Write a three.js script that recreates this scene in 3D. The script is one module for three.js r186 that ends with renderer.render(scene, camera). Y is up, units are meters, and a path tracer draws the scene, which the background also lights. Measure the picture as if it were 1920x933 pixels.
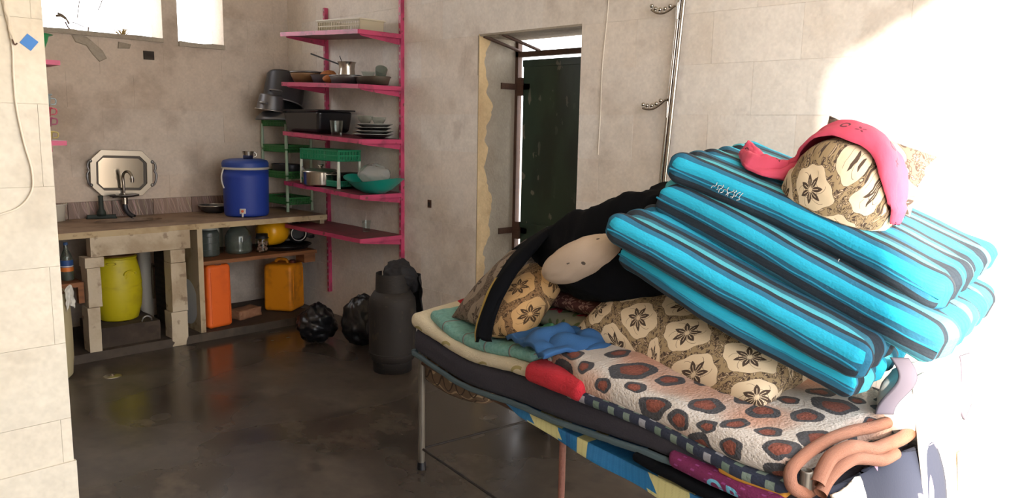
import * as THREE from 'three';
import { mergeGeometries } from 'three/addons/utils/BufferGeometryUtils.js';
import { ImprovedNoise } from 'three/addons/math/ImprovedNoise.js';
import { RoundedBoxGeometry } from 'three/addons/geometries/RoundedBoxGeometry.js';

// ---------------------------------------------------------------- camera, sky, sun, exposure
const V3 = (x, y, z) => new THREE.Vector3(x, y, z);
const scene = new THREE.Scene();
const camera = new THREE.PerspectiveCamera(2 * Math.atan(466.5 / 1450.118) * 180 / Math.PI, 1920 / 933, 0.05, 100);
camera.position.set(-3.48042, 1.58, 6.22755);
camera.setRotationFromMatrix(new THREE.Matrix4().makeBasis(
  V3(0.70658203, 0.01998324, 0.70734892), V3(0.09494738, 0.98788495, -0.12275308), V3(-0.70123236, 0.15389605, 0.6961244)));
scene.background = new THREE.Color(0.96, 0.97, 1.0);
scene.backgroundIntensity = 4.6;
const renderer = new THREE.WebGLRenderer({ antialias: true });
renderer.toneMapping = THREE.LinearToneMapping;
renderer.toneMappingExposure = 1.36;
renderer.shadowMap.enabled = true;
const sun = new THREE.DirectionalLight(0xfff1e0, 25);
sun.position.set(-1.7 * 6, 0.6 * 6, 1.0 * 6 + 5.4);
sun.target.position.set(0, 0, 5.4);
sun.castShadow = true;
sun.shadow.radius = 7;
sun.shadow.mapSize.set(2048, 2048);
Object.assign(sun.shadow.camera, { left: -6, right: 6, top: 6, bottom: -6, near: 0.5, far: 30 });
scene.add(sun, sun.target);

// ---------------------------------------------------------------- helpers
let seed = 7;
const rnd = () => { seed |= 0; seed = seed + 0x6D2B79F5 | 0; let t = Math.imul(seed ^ seed >>> 15, 1 | seed); t = t + Math.imul(t ^ t >>> 7, 61 | t) ^ t; return ((t ^ t >>> 14) >>> 0) / 4294967296; };
const rr = (a, b) => a + (b - a) * rnd();
const clamp = (x, a = 0, b = 1) => Math.min(b, Math.max(a, x));
const lerp = (a, b, t) => a + (b - a) * t;
const sstep = (a, b, x) => { const t = clamp((x - a) / (b - a)); return t * t * (3 - 2 * t); };
const pn = new ImprovedNoise();
const N = (x, y = 0, z = 0) => pn.noise(x + 31.7, y + 17.3, z + 5.1);
const fbm = (x, y, z = 0, o = 4) => { let s = 0, a = 0.5; for (let i = 0; i < o; i++) { s += a * N(x, y, z); x *= 2.03; y *= 2.03; z *= 2.03; a *= 0.5; } return s; };
// piecewise linear/smooth curve through [x, y] pairs
const curve = (pts) => (x) => { if (x <= pts[0][0]) return pts[0][1]; for (let i = 1; i < pts.length; i++) if (x <= pts[i][0]) return lerp(pts[i - 1][1], pts[i][1], sstep(pts[i - 1][0], pts[i][0], x)); return pts[pts.length - 1][1]; };

const used = {};
function numbered(name) { const n = used[name] = (used[name] ?? -1) + 1; return n ? `${name}_${String(n).padStart(3, '0')}` : name; }
function shade(o) { o.traverse((m) => { if (m.isMesh) { m.castShadow = true; m.receiveShadow = true; } }); return o; }
function tag(o, label, category, group) { o.userData.label = label; o.userData.category = category; if (group) o.userData.group = group; return o; }
function thing(name, label, category, [x, y, z] = [0, 0, 0], turn = 0, group) {
  const o = new THREE.Group(); o.name = numbered(name); o.position.set(x, y, z); o.rotation.y = turn; scene.add(o);
  return tag(o, label, category, group);
}
function part(name, geo, mat, parent, label) {
  const m = new THREE.Mesh(Array.isArray(geo) ? merge(geo) : geo, mat); m.name = name; m.castShadow = m.receiveShadow = true;
  if (label) m.userData.label = label;
  parent.add(m); return m;
}
// one-mesh thing whose geometry is given in world space: its origin is moved to its base
function solo(name, geo, mat, label, category, group) {
  geo = Array.isArray(geo) ? merge(geo) : geo; geo.computeBoundingBox(); const b = geo.boundingBox, c = b.getCenter(V3()); c.y = b.min.y;
  geo.translate(-c.x, -c.y, -c.z);
  const m = part(numbered(name), geo, mat, scene); m.position.copy(c); return tag(m, label, category, group);
}
// a thing with parts, all geometries in world space; parts: [name, geometry, material, label?]
function multi(name, label, category, parts, group) {
  const gs = parts.map((p) => Array.isArray(p[1]) ? merge(p[1]) : p[1]); const box = new THREE.Box3();
  gs.forEach((g) => { g.computeBoundingBox(); box.union(g.boundingBox); }); const c = box.getCenter(V3()); c.y = box.min.y;
  const t = thing(name, label, category, c.toArray(), 0, group);
  parts.forEach((p, i) => part(p[0], gs[i].translate(-c.x, -c.y, -c.z), p[2], t, p[3]));
  return t;
}
function struct(name, geo, mat) { const m = part(name, geo, mat, scene); m.userData.kind = 'structure'; return m; }
function merge(list) {
  return mergeGeometries(list.map((g) => { const k = g.index ? g.toNonIndexed() : g; for (const a of Object.keys(k.attributes)) if (!['position', 'normal', 'uv'].includes(a)) k.deleteAttribute(a); if (!k.attributes.normal) k.computeVertexNormals(); return k; }));
}
function clone(root, [x, y, z], turn, label) { const r = root.clone(); r.name = numbered(root.name.replace(/_\d{3}$/, '')); scene.add(r); r.position.set(x, y, z); r.rotation.y = turn; if (label) r.userData.label = label; return r; }
// averaged normals across seams
function smooth(g, keep = -2) {
  g.computeVertexNormals(); const p = g.attributes.position, n = g.attributes.normal, map = new Map();
  const key = (i) => `${Math.round(p.getX(i) * 2e4)},${Math.round(p.getY(i) * 2e4)},${Math.round(p.getZ(i) * 2e4)}`;
  for (let i = 0; i < p.count; i++) { const k = key(i); let v = map.get(k); if (!v) map.set(k, v = V3(0, 0, 0)); v.x += n.getX(i); v.y += n.getY(i); v.z += n.getZ(i); }
  for (let i = 0; i < p.count; i++) { const v = map.get(key(i)).clone().normalize(); n.setXYZ(i, v.x, v.y, v.z); }
  return g;
}
function warp(g, f) { const p = g.attributes.position, v = V3(); for (let i = 0; i < p.count; i++) { v.fromBufferAttribute(p, i); const r = f(v.x, v.y, v.z, i); p.setXYZ(i, r.x, r.y, r.z); } return g; }
// soft slab x 0..L, y 0..T, z 0..W with round edges; uv unwrapped in metres over its edges; f maps to world
function slab(L, T, W, r, f, nx = 40, nz = 16, k = 4) {
  const ny = 2 * k + 1; nx += 2 * k; nz += 2 * k; r = Math.min(r, T * 0.499);
  const g = new THREE.BoxGeometry(1, 1, 1, nx, ny, nz), p = g.attributes.position, n = g.attributes.normal, uv = g.attributes.uv;
  const line = (t, S, m) => { const i = Math.round(t * m); return i <= k ? r * (1 - Math.cos(i / k * Math.PI / 2)) * 0 + r * i / k : i >= m - k ? S - r * (m - i) / k : r + (S - 2 * r) * (i - k) / (m - 2 * k); };
  for (let i = 0; i < p.count; i++) {
    let x = line(p.getX(i) + 0.5, L, nx), y = line(p.getY(i) + 0.5, T, ny), z = line(p.getZ(i) + 0.5, W, nz);
    const ax = n.getX(i), ay = n.getY(i), az = n.getZ(i);
    if (ay > 0.5) uv.setXY(i, x, z); else if (ay < -0.5) uv.setXY(i, x, -T - z); else if (az < -0.5) uv.setXY(i, x, y - T); else if (az > 0.5) uv.setXY(i, x, W + T - y); else if (ax < -0.5) uv.setXY(i, y - T, z); else uv.setXY(i, L + T - y, z);
    const cx = clamp(x, r, L - r), cy = clamp(y, r, T - r), cz = clamp(z, r, W - r), dx = x - cx, dy = y - cy, dz = z - cz, d = Math.hypot(dx, dy, dz);
    if (d > 0) { const m = Math.max(Math.abs(dx), Math.abs(dy), Math.abs(dz)); x = cx + dx / d * m; y = cy + dy / d * m; z = cz + dz / d * m; }
    p.setXYZ(i, x, y, z);
  }
  if (f) warp(g, f);
  return smooth(g);
}
// cushion centred on its middle: x length, z width, y thickness; uv in metres
function cushion(L, W, T, f, n = 30, pow = 2.6, pinch = 0.05) {
  const pos = [], uv = [], idx = [], m = n + 1;
  for (let side = 0; side < 2; side++) for (let i = 0; i <= n; i++) for (let j = 0; j <= n; j++) {
    const s = Math.sin((i / n - 0.5) * Math.PI), t = Math.sin((j / n - 0.5) * Math.PI);
    const h = Math.pow(Math.max(0, (1 - Math.pow(Math.abs(s), pow)) * (1 - Math.pow(Math.abs(t), pow))), 0.5) * T / 2;
    const x = s * L / 2 * (1 - pinch * (1 - t * t)), z = t * W / 2 * (1 - pinch * (1 - s * s));
    const v = V3(x, side ? -h : h, z); const q = f ? f(v.x, v.y, v.z) : v;
    pos.push(q.x, q.y, q.z); const b = T / 2 - h; uv.push(x + 0.7 * Math.sign(x) * b, side ? -W - z : z + 0.7 * Math.sign(z) * b);
  }
  for (let side = 0; side < 2; side++) for (let i = 0; i < n; i++) for (let j = 0; j < n; j++) {
    const a = side * m * m + i * m + j, b = a + m, c = a + 1, d = b + 1;
    side ? idx.push(a, b, c, c, b, d) : idx.push(a, c, b, c, d, b);
  }
  const g = new THREE.BufferGeometry(); g.setAttribute('position', new THREE.Float32BufferAttribute(pos, 3)); g.setAttribute('uv', new THREE.Float32BufferAttribute(uv, 2)); g.setIndex(idx);
  return smooth(g);
}
// cloth: P(s, t) gives the middle surface; closed with a thickness
function sheet(P, ns, nt, th, su = 1, sv = 1) {
  const pos = [], uv = [], idx = [], e = 1e-3, m = nt + 1;
  for (let side = 0; side < 2; side++) for (let i = 0; i <= ns; i++) for (let j = 0; j <= nt; j++) {
    const s = i / ns, t = j / nt, p = P(s, t);
    const a = P(Math.min(1, s + e), t).sub(P(Math.max(0, s - e), t)), b = P(s, Math.min(1, t + e)).sub(P(s, Math.max(0, t - e)));
    const nn = a.cross(b).normalize(); p.addScaledVector(nn, (side ? -0.5 : 0.5) * th);
    pos.push(p.x, p.y, p.z); uv.push(s * su, t * sv);
  }
  const o = m * (ns + 1);
  for (let i = 0; i < ns; i++) for (let j = 0; j < nt; j++) { const a = i * m + j, b = a + m; idx.push(a, b, a + 1, a + 1, b, b + 1, a + o, a + 1 + o, b + o, a + 1 + o, b + 1 + o, b + o); }
  for (let i = 0; i < ns; i++) for (const [j, f] of [[0, 0], [nt, 1]]) { const a = i * m + j, b = a + m; f ? idx.push(a, b, a + o, b, b + o, a + o) : idx.push(a, a + o, b, b, a + o, b + o); }
  for (let j = 0; j < nt; j++) for (const [i, f] of [[0, 0], [ns, 1]]) { const a = i * m + j, b = a + 1; f ? idx.push(a, a + o, b, b, a + o, b + o) : idx.push(a, b, a + o, b, b + o, a + o); }
  const g = new THREE.BufferGeometry(); g.setAttribute('position', new THREE.Float32BufferAttribute(pos, 3)); g.setAttribute('uv', new THREE.Float32BufferAttribute(uv, 2)); g.setIndex(idx); g.computeVertexNormals();
  return g;
}
const tubeG = (pts, r, seg = 24, rs = 8, closed = false) => new THREE.TubeGeometry(new THREE.CatmullRomCurve3(pts.map((p) => p.isVector3 ? p : V3(...p)), closed, 'centripetal'), seg, r, rs, closed);
const rod = (a, b, r, rs = 10) => { const d = V3().subVectors(b, a), g = new THREE.CylinderGeometry(r, r, d.length(), rs, 1); g.applyQuaternion(new THREE.Quaternion().setFromUnitVectors(V3(0, 1, 0), d.clone().normalize())); return g.translate((a.x + b.x) / 2, (a.y + b.y) / 2, (a.z + b.z) / 2); };
const box = (x0, x1, y0, y1, z0, z1, r = 0) => (r ? new RoundedBoxGeometry(x1 - x0, y1 - y0, z1 - z0, 2, r) : new THREE.BoxGeometry(x1 - x0, y1 - y0, z1 - z0)).translate((x0 + x1) / 2, (y0 + y1) / 2, (z0 + z1) / 2);
const lathe = (pts, seg = 40) => new THREE.LatheGeometry(pts.map(([r, y]) => new THREE.Vector2(r, y)), seg);
// open vessel with wall thickness: outer profile going up, then the inside down again
const vessel = (pts, th, seg = 40) => lathe([[0.0001, pts[0][1]], ...pts, ...[...pts].reverse().map(([r, y], i) => [Math.max(0.001, r - th), i === pts.length - 1 ? y + th : y]), [0.0001, pts[0][1] + th]], seg);
// uv by world position in metres, by the dominant axis of the face normal (flat shaded pieces)
function worldUV(g) {
  if (g.index) g = g.toNonIndexed(); const p = g.attributes.position, n = g.attributes.normal, uv = new Float32Array(p.count * 2);
  for (let i = 0; i < p.count; i++) { const ax = Math.abs(n.getX(i)), ay = Math.abs(n.getY(i)), az = Math.abs(n.getZ(i)); const x = p.getX(i), y = p.getY(i), z = p.getZ(i);
    const [u, v] = ax > ay && ax > az ? [z, y] : ay > az ? [x, z] : [x, y]; uv[2 * i] = u; uv[2 * i + 1] = v; }
  g.setAttribute('uv', new THREE.BufferAttribute(uv, 2)); return g;
}

// ---------------------------------------------------------------- textures
function canvasTex(w, h, draw, sx, sy) {   // sx, sy: metres covered by one tile
  const c = document.createElement('canvas'); c.width = w; c.height = h; draw(c.getContext('2d'), w, h);
  const t = new THREE.CanvasTexture(c); t.colorSpace = THREE.SRGBColorSpace; t.wrapS = t.wrapT = THREE.RepeatWrapping; t.repeat.set(1 / sx, 1 / sy); t.magFilter = THREE.LinearFilter; return t;
}
function dataTex(w, h, f, sx, sy, srgb = true) {
  const d = new Uint8Array(w * h * 4); for (let y = 0; y < h; y++) for (let x = 0; x < w; x++) { const c = f(x / w, y / h), i = 4 * (y * w + x); d[i] = clamp(c[0], 0, 255); d[i + 1] = clamp(c[1], 0, 255); d[i + 2] = clamp(c[2], 0, 255); d[i + 3] = 255; }
  const t = new THREE.DataTexture(d, w, h); if (srgb) t.colorSpace = THREE.SRGBColorSpace; t.wrapS = t.wrapT = THREE.RepeatWrapping; t.magFilter = THREE.LinearFilter; t.repeat.set(1 / sx, 1 / sy); t.needsUpdate = true; return t;
}
// tileable value noise
const lat = new Float32Array(65536); { let s = 99; for (let i = 0; i < 65536; i++) { s = (Math.imul(s, 1664525) + 1013904223) >>> 0; lat[i] = s / 4294967296; } }
function vn(u, v, per, o) { const x = u * per, y = v * per, xi = Math.floor(x), yi = Math.floor(y), fx = x - xi, fy = y - yi, sx = fx * fx * (3 - 2 * fx), sy = fy * fy * (3 - 2 * fy);
  const h = (a, b) => lat[((((a % per) + per) % per) * 73 + (((b % per) + per) % per) * 179 + o * 1013) & 65535];
  return lerp(lerp(h(xi, yi), h(xi + 1, yi), sx), lerp(h(xi, yi + 1), h(xi + 1, yi + 1), sx), sy); }
const tn = (u, v, per, o, oct = 4) => { let s = 0, a = 0.5, t = 0; for (let i = 0; i < oct; i++) { s += a * vn(u, v, per << i, o + i * 7); t += a; a *= 0.55; } return s / t; };
const mix3 = (a, b, t) => [lerp(a[0], b[0], t), lerp(a[1], b[1], t), lerp(a[2], b[2], t)];
const std = (o) => new THREE.MeshStandardMaterial({ roughness: 0.85, ...o });
const col = (hex, rough = 0.8, metal = 0) => std({ color: hex, roughness: rough, metalness: metal });

// ---------------------------------------------------------------- materials
const plaster = (base, stain, dirt, o) => dataTex(1024, 1024, (u, v) => {
  let c = base; const a = tn(u, v, 5, o, 5), b = tn(u, v, 14, o + 50, 4), s = tn(u, v, 9, o + 90, 5), f = tn(u, v, 200, o + 120, 2), st = tn(u, v * 0.999, 40, o + 140, 2);
  c = mix3(c, stain, sstep(0.5, 0.78, a) * 0.55); c = mix3(c, dirt, sstep(0.56, 0.8, s) * 0.42);
  c = mix3(c, dirt, sstep(0.7, 0.86, b) * 0.35); const k = 1 + (f - 0.5) * 0.07 + (st - 0.5) * 0.05; return [c[0] * k, c[1] * k, c[2] * k];
}, 2.6, 2.6);
const plasterBump = dataTex(512, 512, (u, v) => { const k = 128 + (tn(u, v, 12, 300, 5) - 0.5) * 160 + (tn(u, v, 120, 320, 2) - 0.5) * 60; return [k, k, k]; }, 1.3, 1.3, false);
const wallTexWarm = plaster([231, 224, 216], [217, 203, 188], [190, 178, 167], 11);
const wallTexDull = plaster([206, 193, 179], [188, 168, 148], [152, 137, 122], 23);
const wallTexPale = plaster([232, 226, 212], [217, 203, 180], [186, 174, 156], 37);
const wallMat = (map, tint = 0xffffff) => std({ map, color: tint, bumpMap: plasterBump, bumpScale: 0.004, roughness: 0.93 });
const tints = [0xffffff, 0xfcfaf8, 0xfdfaf7];
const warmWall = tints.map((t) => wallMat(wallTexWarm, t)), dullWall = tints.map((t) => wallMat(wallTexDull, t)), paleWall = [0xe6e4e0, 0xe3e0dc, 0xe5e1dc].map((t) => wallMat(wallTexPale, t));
const mortar = std({ map: plaster([168, 158, 143], [146, 133, 117], [186, 176, 160], 51), bumpMap: plasterBump, bumpScale: 0.012, roughness: 0.95 });
const creamStone = std({ map: plaster([216, 190, 148], [196, 166, 122], [170, 140, 104], 61), bumpMap: plasterBump, bumpScale: 0.012, roughness: 0.95 });
const floorTex = dataTex(1024, 1024, (u, v) => {
  let c = [76, 69, 62]; const a = tn(u, v, 4, 401, 5), b = tn(u, v, 11, 431, 5), d = tn(u, v, 60, 451, 3), e = tn(u, v, 24, 471, 3);
  c = mix3(c, [54, 49, 45], sstep(0.25, 0.8, a) * 0.7); c = mix3(c, [104, 95, 84], sstep(0.46, 0.8, tn(u, v * 0.5, 16, 481, 5)) * 0.5); c = mix3(c, [46, 42, 39], sstep(0.62, 0.8, e) * 0.4); const k = 0.9 + 0.2 * d; return [c[0] * k, c[1] * k, c[2] * k];
}, 2.4, 2.4);
const floorRough = dataTex(1024, 1024, (u, v) => { const a = tn(u, v, 4, 401, 2), b = tn(u, v, 11, 431, 2); const k = 255 * clamp(0.36 - sstep(0.2, 0.85, a) * 0.2 + sstep(0.35, 0.9, b) * 0.12, 0.17, 0.6); return [k, k, k]; }, 2.4, 2.4, false);
const floorBump = dataTex(512, 512, (u, v) => { const k = 128 + (tn(u, v, 9, 501, 5) - 0.5) * 150; return [k, k, k]; }, 1.2, 1.2, false);
const floorMat = std({ map: floorTex, roughnessMap: floorRough, roughness: 1 });
const stoneTex = dataTex(512, 512, (u, v) => { let c = [196, 182, 158]; c = mix3(c, [158, 138, 112], sstep(0.45, 0.75, tn(u, v, 5, 601, 5)) * 0.7); c = mix3(c, [120, 100, 82], sstep(0.66, 0.82, tn(u, v, 16, 621, 4)) * 0.6); return c; }, 0.9, 0.9);
const stoneMat = std({ map: stoneTex, bumpMap: plasterBump, bumpScale: 0.006, roughness: 0.8 });
const counterTex = dataTex(512, 512, (u, v) => { let c = [150, 126, 104]; c = mix3(c, [112, 92, 76], sstep(0.45, 0.72, tn(u, v, 6, 641, 5)) * 0.8); c = mix3(c, [176, 156, 132], sstep(0.62, 0.8, tn(u, v, 12, 661, 4)) * 0.6); return c; }, 1.0, 1.0);
const counterMat = std({ map: counterTex, roughness: 0.5 });
const marble = [0, 1, 2].map((k) => std({ roughness: 0.45, map: canvasTex(256, 128, (c, w, h) => {
  c.fillStyle = ['#7d665a', '#6f5a50', '#8a7264'][k]; c.fillRect(0, 0, w, h); let s = 11 + k * 31; const r = () => (s = (s * 16807) % 2147483647) / 2147483647;
  for (let i = 0; i < 40; i++) { c.strokeStyle = `rgba(${190 + r() * 50 | 0},${170 + r() * 40 | 0},${155 + r() * 40 | 0},${0.1 + 0.35 * r() * (k === 1 ? 1.4 : 0.7)})`; c.lineWidth = 1 + 5 * r(); c.beginPath(); const x = r() * w; c.moveTo(x, 0); c.bezierCurveTo(x + 30 * r() - 10, 40, x - 30 * r() + 30, 80, x + 50 * r(), h); c.stroke(); }
}, 1, 1) }));
const wood = (a, b, o) => dataTex(512, 256, (u, v) => { const g = tn(u, v, 3, o, 3), r = vn(u, v, 2, o) * 3 + v * 40 + g * 8; const k = 0.5 + 0.5 * Math.sin(r); const f = tn(u * 0.25, v, 128, o + 9, 2); return mix3(a, b, clamp(k * 0.5 + f * 0.5)); }, 0.8, 0.3);
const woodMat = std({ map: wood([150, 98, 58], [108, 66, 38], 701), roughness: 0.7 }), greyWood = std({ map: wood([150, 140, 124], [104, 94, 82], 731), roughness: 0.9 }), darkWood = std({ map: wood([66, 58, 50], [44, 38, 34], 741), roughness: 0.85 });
const paint = (a, b, o, sx = 0.6) => dataTex(512, 512, (u, v) => { let c = a; c = mix3(c, [a[0] * 0.72, a[1] * 0.7, a[2] * 0.72], sstep(0.5, 0.75, tn(u, v, 6, o, 5)) * 0.7); return mix3(c, b, sstep(0.7, 0.76, tn(u, v, 14, o + 20, 4))); }, sx, sx);
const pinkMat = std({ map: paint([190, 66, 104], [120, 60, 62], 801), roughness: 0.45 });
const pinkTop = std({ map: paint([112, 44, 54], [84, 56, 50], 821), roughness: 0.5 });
const greenDoor = std({ map: dataTex(1024, 1024, (u, v) => { let c = [38, 60, 49]; c = mix3(c, [26, 44, 37], sstep(0.45, 0.7, tn(u, v, 5, 841, 4))); const chip = sstep(0.70, 0.735, tn(u, v, 22, 861, 4)) * sstep(0.38, 0.6, tn(u, v, 3, 881, 2)); return mix3(c, [128, 120, 108], chip * 0.85); }, 1.1, 2.3), roughness: 0.38 });
const rustMat = std({ map: paint([84, 60, 48], [122, 84, 60], 901, 0.3), roughness: 0.7 });
const rustRed = std({ map: paint([118, 74, 62], [140, 104, 86], 911, 0.2), roughness: 0.6 });
const greySteel = std({ map: paint([120, 114, 104], [94, 78, 64], 921, 0.25), roughness: 0.45, metalness: 0.5 });
const blackIron = col(0x2c2826, 0.6, 0.3);
const chrome = col(0xb9b2a8, 0.2, 1), steel = col(0xc6c2ba, 0.28, 1), dullSteel = col(0x8d8c8c, 0.42, 0.9), alum = col(0x77777a, 0.38, 0.85), darkAlum = col(0x4a4b50, 0.4, 0.7);
const black = col(0x141316, 0.5), blackPlastic = col(0x16161a, 0.4), enamel = col(0x18181c, 0.25);
const glass = new THREE.MeshPhysicalMaterial({ color: 0xf4f8f6, roughness: 0.06, transmission: 1, thickness: 0, ior: 1.45 });
const cloudy = new THREE.MeshPhysicalMaterial({ color: 0xc2cac2, roughness: 0.12, transmission: 0.9, thickness: 0 });
const film = new THREE.MeshPhysicalMaterial({ color: 0xe4e4e2, roughness: 0.25, transmission: 0.72, thickness: 0, side: THREE.DoubleSide });
const whitePlastic = col(0xd9d6cc, 0.5);

// ---------------------------------------------------------------- the room
const H = 3.15, ZF = 6.6;
// wall blocks: thin pieces proud of the core wall with open joints; rectangles in (a, y) clipped at openings
function clipRects(rects, hole) {
  const out = []; for (const [a0, a1, y0, y1] of rects) { const [h0, h1, k0, k1] = hole;
    if (a1 <= h0 || a0 >= h1 || y1 <= k0 || y0 >= k1) { out.push([a0, a1, y0, y1]); continue; }
    if (a0 < h0) out.push([a0, h0, y0, y1]); if (a1 > h1) out.push([h1, a1, y0, y1]);
    const b0 = Math.max(a0, h0), b1 = Math.min(a1, h1); if (y0 < k0) out.push([b0, b1, y0, k0]); if (y1 > k1) out.push([b0, b1, k1, y1]); }
  return out.filter(([a0, a1, y0, y1]) => a1 - a0 > 0.012 && y1 - y0 > 0.012);
}
function blocks(wall, axis, face, dir, a0, a1, y0, y1, holes, mats, yRef = 1.667, dy = 0.25, len = 0.46) {
  const g = 0.0005, th = 0.003; let k = Math.floor((y0 - yRef) / dy);
  for (let y = yRef + k * dy; y < y1; y += dy, k++) for (let a = a0 - len + (k & 1 ? 0 : len / 2); a < a1; a += len) {
    let rects = [[Math.max(a0, a) + g, Math.min(a1, a + len) - g, Math.max(y0, y) + g, Math.min(y1, y + dy) - g]]; if (rects[0][1] - rects[0][0] < 0.02 || rects[0][3] - rects[0][2] < 0.02) continue;
    const out = th + rr(-0.0006, 0.0006), m = mats[Math.floor(rnd() * mats.length)]; for (const h of holes) rects = clipRects(rects, h);
    for (const [p, q, r, s] of rects) part('block', worldUV(axis === 'x' ? box(Math.min(face, face + dir * out), Math.max(face, face + dir * out), r, s, p, q) : box(p, q, r, s, Math.min(face, face + dir * out), Math.max(face, face + dir * out))), m, wall);
  }
}
const uvBox = (...a) => worldUV(box(...a));
struct('ground', uvBox(-30, 30, -0.3, -0.12, -30, 30), std({ color: 0xb0aaa0, roughness: 1 }));
struct('floor', uvBox(-5.2, 0.37, -0.1, 0, -0.2, ZF + 0.2), floorMat);
struct('ceiling', uvBox(-5.2, 0.6, H, H + 0.2, -0.3, ZF + 0.25), paleWall[0]);
// back wall with the high window; the pier between its two openings belongs to the wall
const BF = -0.0025, WIN = [[-2.55, -1.058, 2.205, 2.95], [-0.94, -0.574, 2.19, 2.95]];
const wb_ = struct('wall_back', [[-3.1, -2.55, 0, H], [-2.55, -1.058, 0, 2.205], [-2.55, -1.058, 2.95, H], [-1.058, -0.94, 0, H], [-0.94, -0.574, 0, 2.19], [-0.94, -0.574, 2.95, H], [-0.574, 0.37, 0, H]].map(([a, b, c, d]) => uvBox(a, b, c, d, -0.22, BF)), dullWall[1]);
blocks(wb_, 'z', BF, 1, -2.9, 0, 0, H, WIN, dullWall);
// right wall with the doorway
const DOOR = [2.43, 3.297, 0, 2.175];
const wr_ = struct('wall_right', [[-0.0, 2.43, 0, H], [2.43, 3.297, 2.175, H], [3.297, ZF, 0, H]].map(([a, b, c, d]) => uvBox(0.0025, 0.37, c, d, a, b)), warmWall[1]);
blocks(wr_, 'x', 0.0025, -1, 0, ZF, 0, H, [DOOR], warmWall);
struct('wall_left', uvBox(-3.1, -2.9, 0, H, -0.22, 3.62), dullWall[0]);
const ws_ = struct('wall_partition', uvBox(-5.2, -2.852, 0, H, 3.6, 3.798), paleWall[0]);
blocks(ws_, 'z', 3.798, 1, -4.6, -2.852, 0, H, [], paleWall, 1.62, 0.225, 0.43);
part('skirting', worldUV(box(-4.6, -2.846, 0, 0.588, 3.79, 3.806, 0.003)), paleWall[1], ws_);
struct('wall_side', uvBox(-5.4, -5.2, 0, H, 3.6, ZF + 0.2), paleWall[0]);
struct('wall_front', [uvBox(-5.2, -3.35, 0, H, ZF, ZF + 0.2), uvBox(-3.35, -0.04, 3.02, H, ZF, ZF + 0.2), uvBox(-0.04, 0.37, 0, H, ZF, ZF + 0.2)], warmWall[0]);
// rough sills of the window
for (const [k, [x0, x1, y]] of [[-2.55, -1.058, 2.205], [-0.94, -0.574, 2.19]].entries()) {
  const w = new THREE.Group(); w.name = 'window_' + (k + 1); w.userData.kind = 'structure'; scene.add(w);
  const g = new THREE.BoxGeometry(x1 - x0, 0.03, 0.24, 40, 1, 6).translate((x0 + x1) / 2, y - 0.013, -0.1);
  warp(g, (x, yy, z) => V3(x, yy + (yy > y - 0.01 ? 0.022 * fbm(x * 6, z * 9, k, 3) : 0), z + (z > 0 ? 0.012 * N(x * 9, yy * 9, 2) : 0))); g.computeVertexNormals(); part('window_sill', worldUV(g), mortar, w);
  // thin rusted frame at the outer face
  part('window_frame', [box(x0, x1, y + 0.004, y + 0.026, -0.216, -0.196), box(x0, x1, 2.92, 2.945, -0.216, -0.196)], greySteel, w);
}
// missing plaster below the sill: broken patches with real depth
const patch = (pts, m, f) => { const g = new THREE.ExtrudeGeometry(new THREE.Shape(pts.map(([a, b]) => new THREE.Vector2(a, b))), { depth: 0.008, bevelEnabled: true, bevelSize: 0.004, bevelThickness: 0.004, bevelSegments: 1 }); return worldUV(f ? f(g) : g); };
part('plaster_scar', patch([[-1.69, 2.17], [-1.63, 2.185], [-1.58, 2.15], [-1.5, 2.08], [-1.475, 2.03], [-1.52, 2.005], [-1.56, 2.05], [-1.6, 2.11], [-1.67, 2.13]], mortar), mortar, wb_);
part('plaster_scar', patch([[-1.38, 2.15], [-1.3, 2.14], [-1.31, 2.115], [-1.385, 2.11]], mortar), mortar, wb_);
part('plaster_scar', patch([[-1.205, 2.1], [-1.135, 2.1], [-1.135, 2.045], [-1.205, 2.045]], mortar), darkWood, wb_);

// doorway: jambs, lintel, frame, leaf
const jamb = part('door_jamb', uvBox(0.0, 0.34, 0, 2.175, 2.424, 2.436), mortar, wr_);
{ const pts = [[0.0, 0], [0.0, 2.175], [0.14, 2.175]]; let y = 2.17; while (y > 0.02) { pts.push([0.095 + 0.055 * fbm(y * 6, 2.2, 0, 4) * 2 + 0.045 * N(y * 2.3, 4), y]); y -= 0.018; } pts.push([0.05, 0]);
  const g = new THREE.ExtrudeGeometry(new THREE.Shape(pts.map(([a, b]) => new THREE.Vector2(a, b))), { depth: 0.004, bevelEnabled: false }); g.rotateY(0); warp(g, (x, yy, z) => V3(x - 0.002, yy, 2.4365 + z)); g.computeVertexNormals(); part('jamb_stone', worldUV(g), creamStone, wr_, 'cream stone edge of the doorway where the plaster broke off'); }
part('door_lintel', uvBox(0.0, 0.34, 2.163, 2.18, 2.43, 3.3), mortar, wr_);
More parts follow.
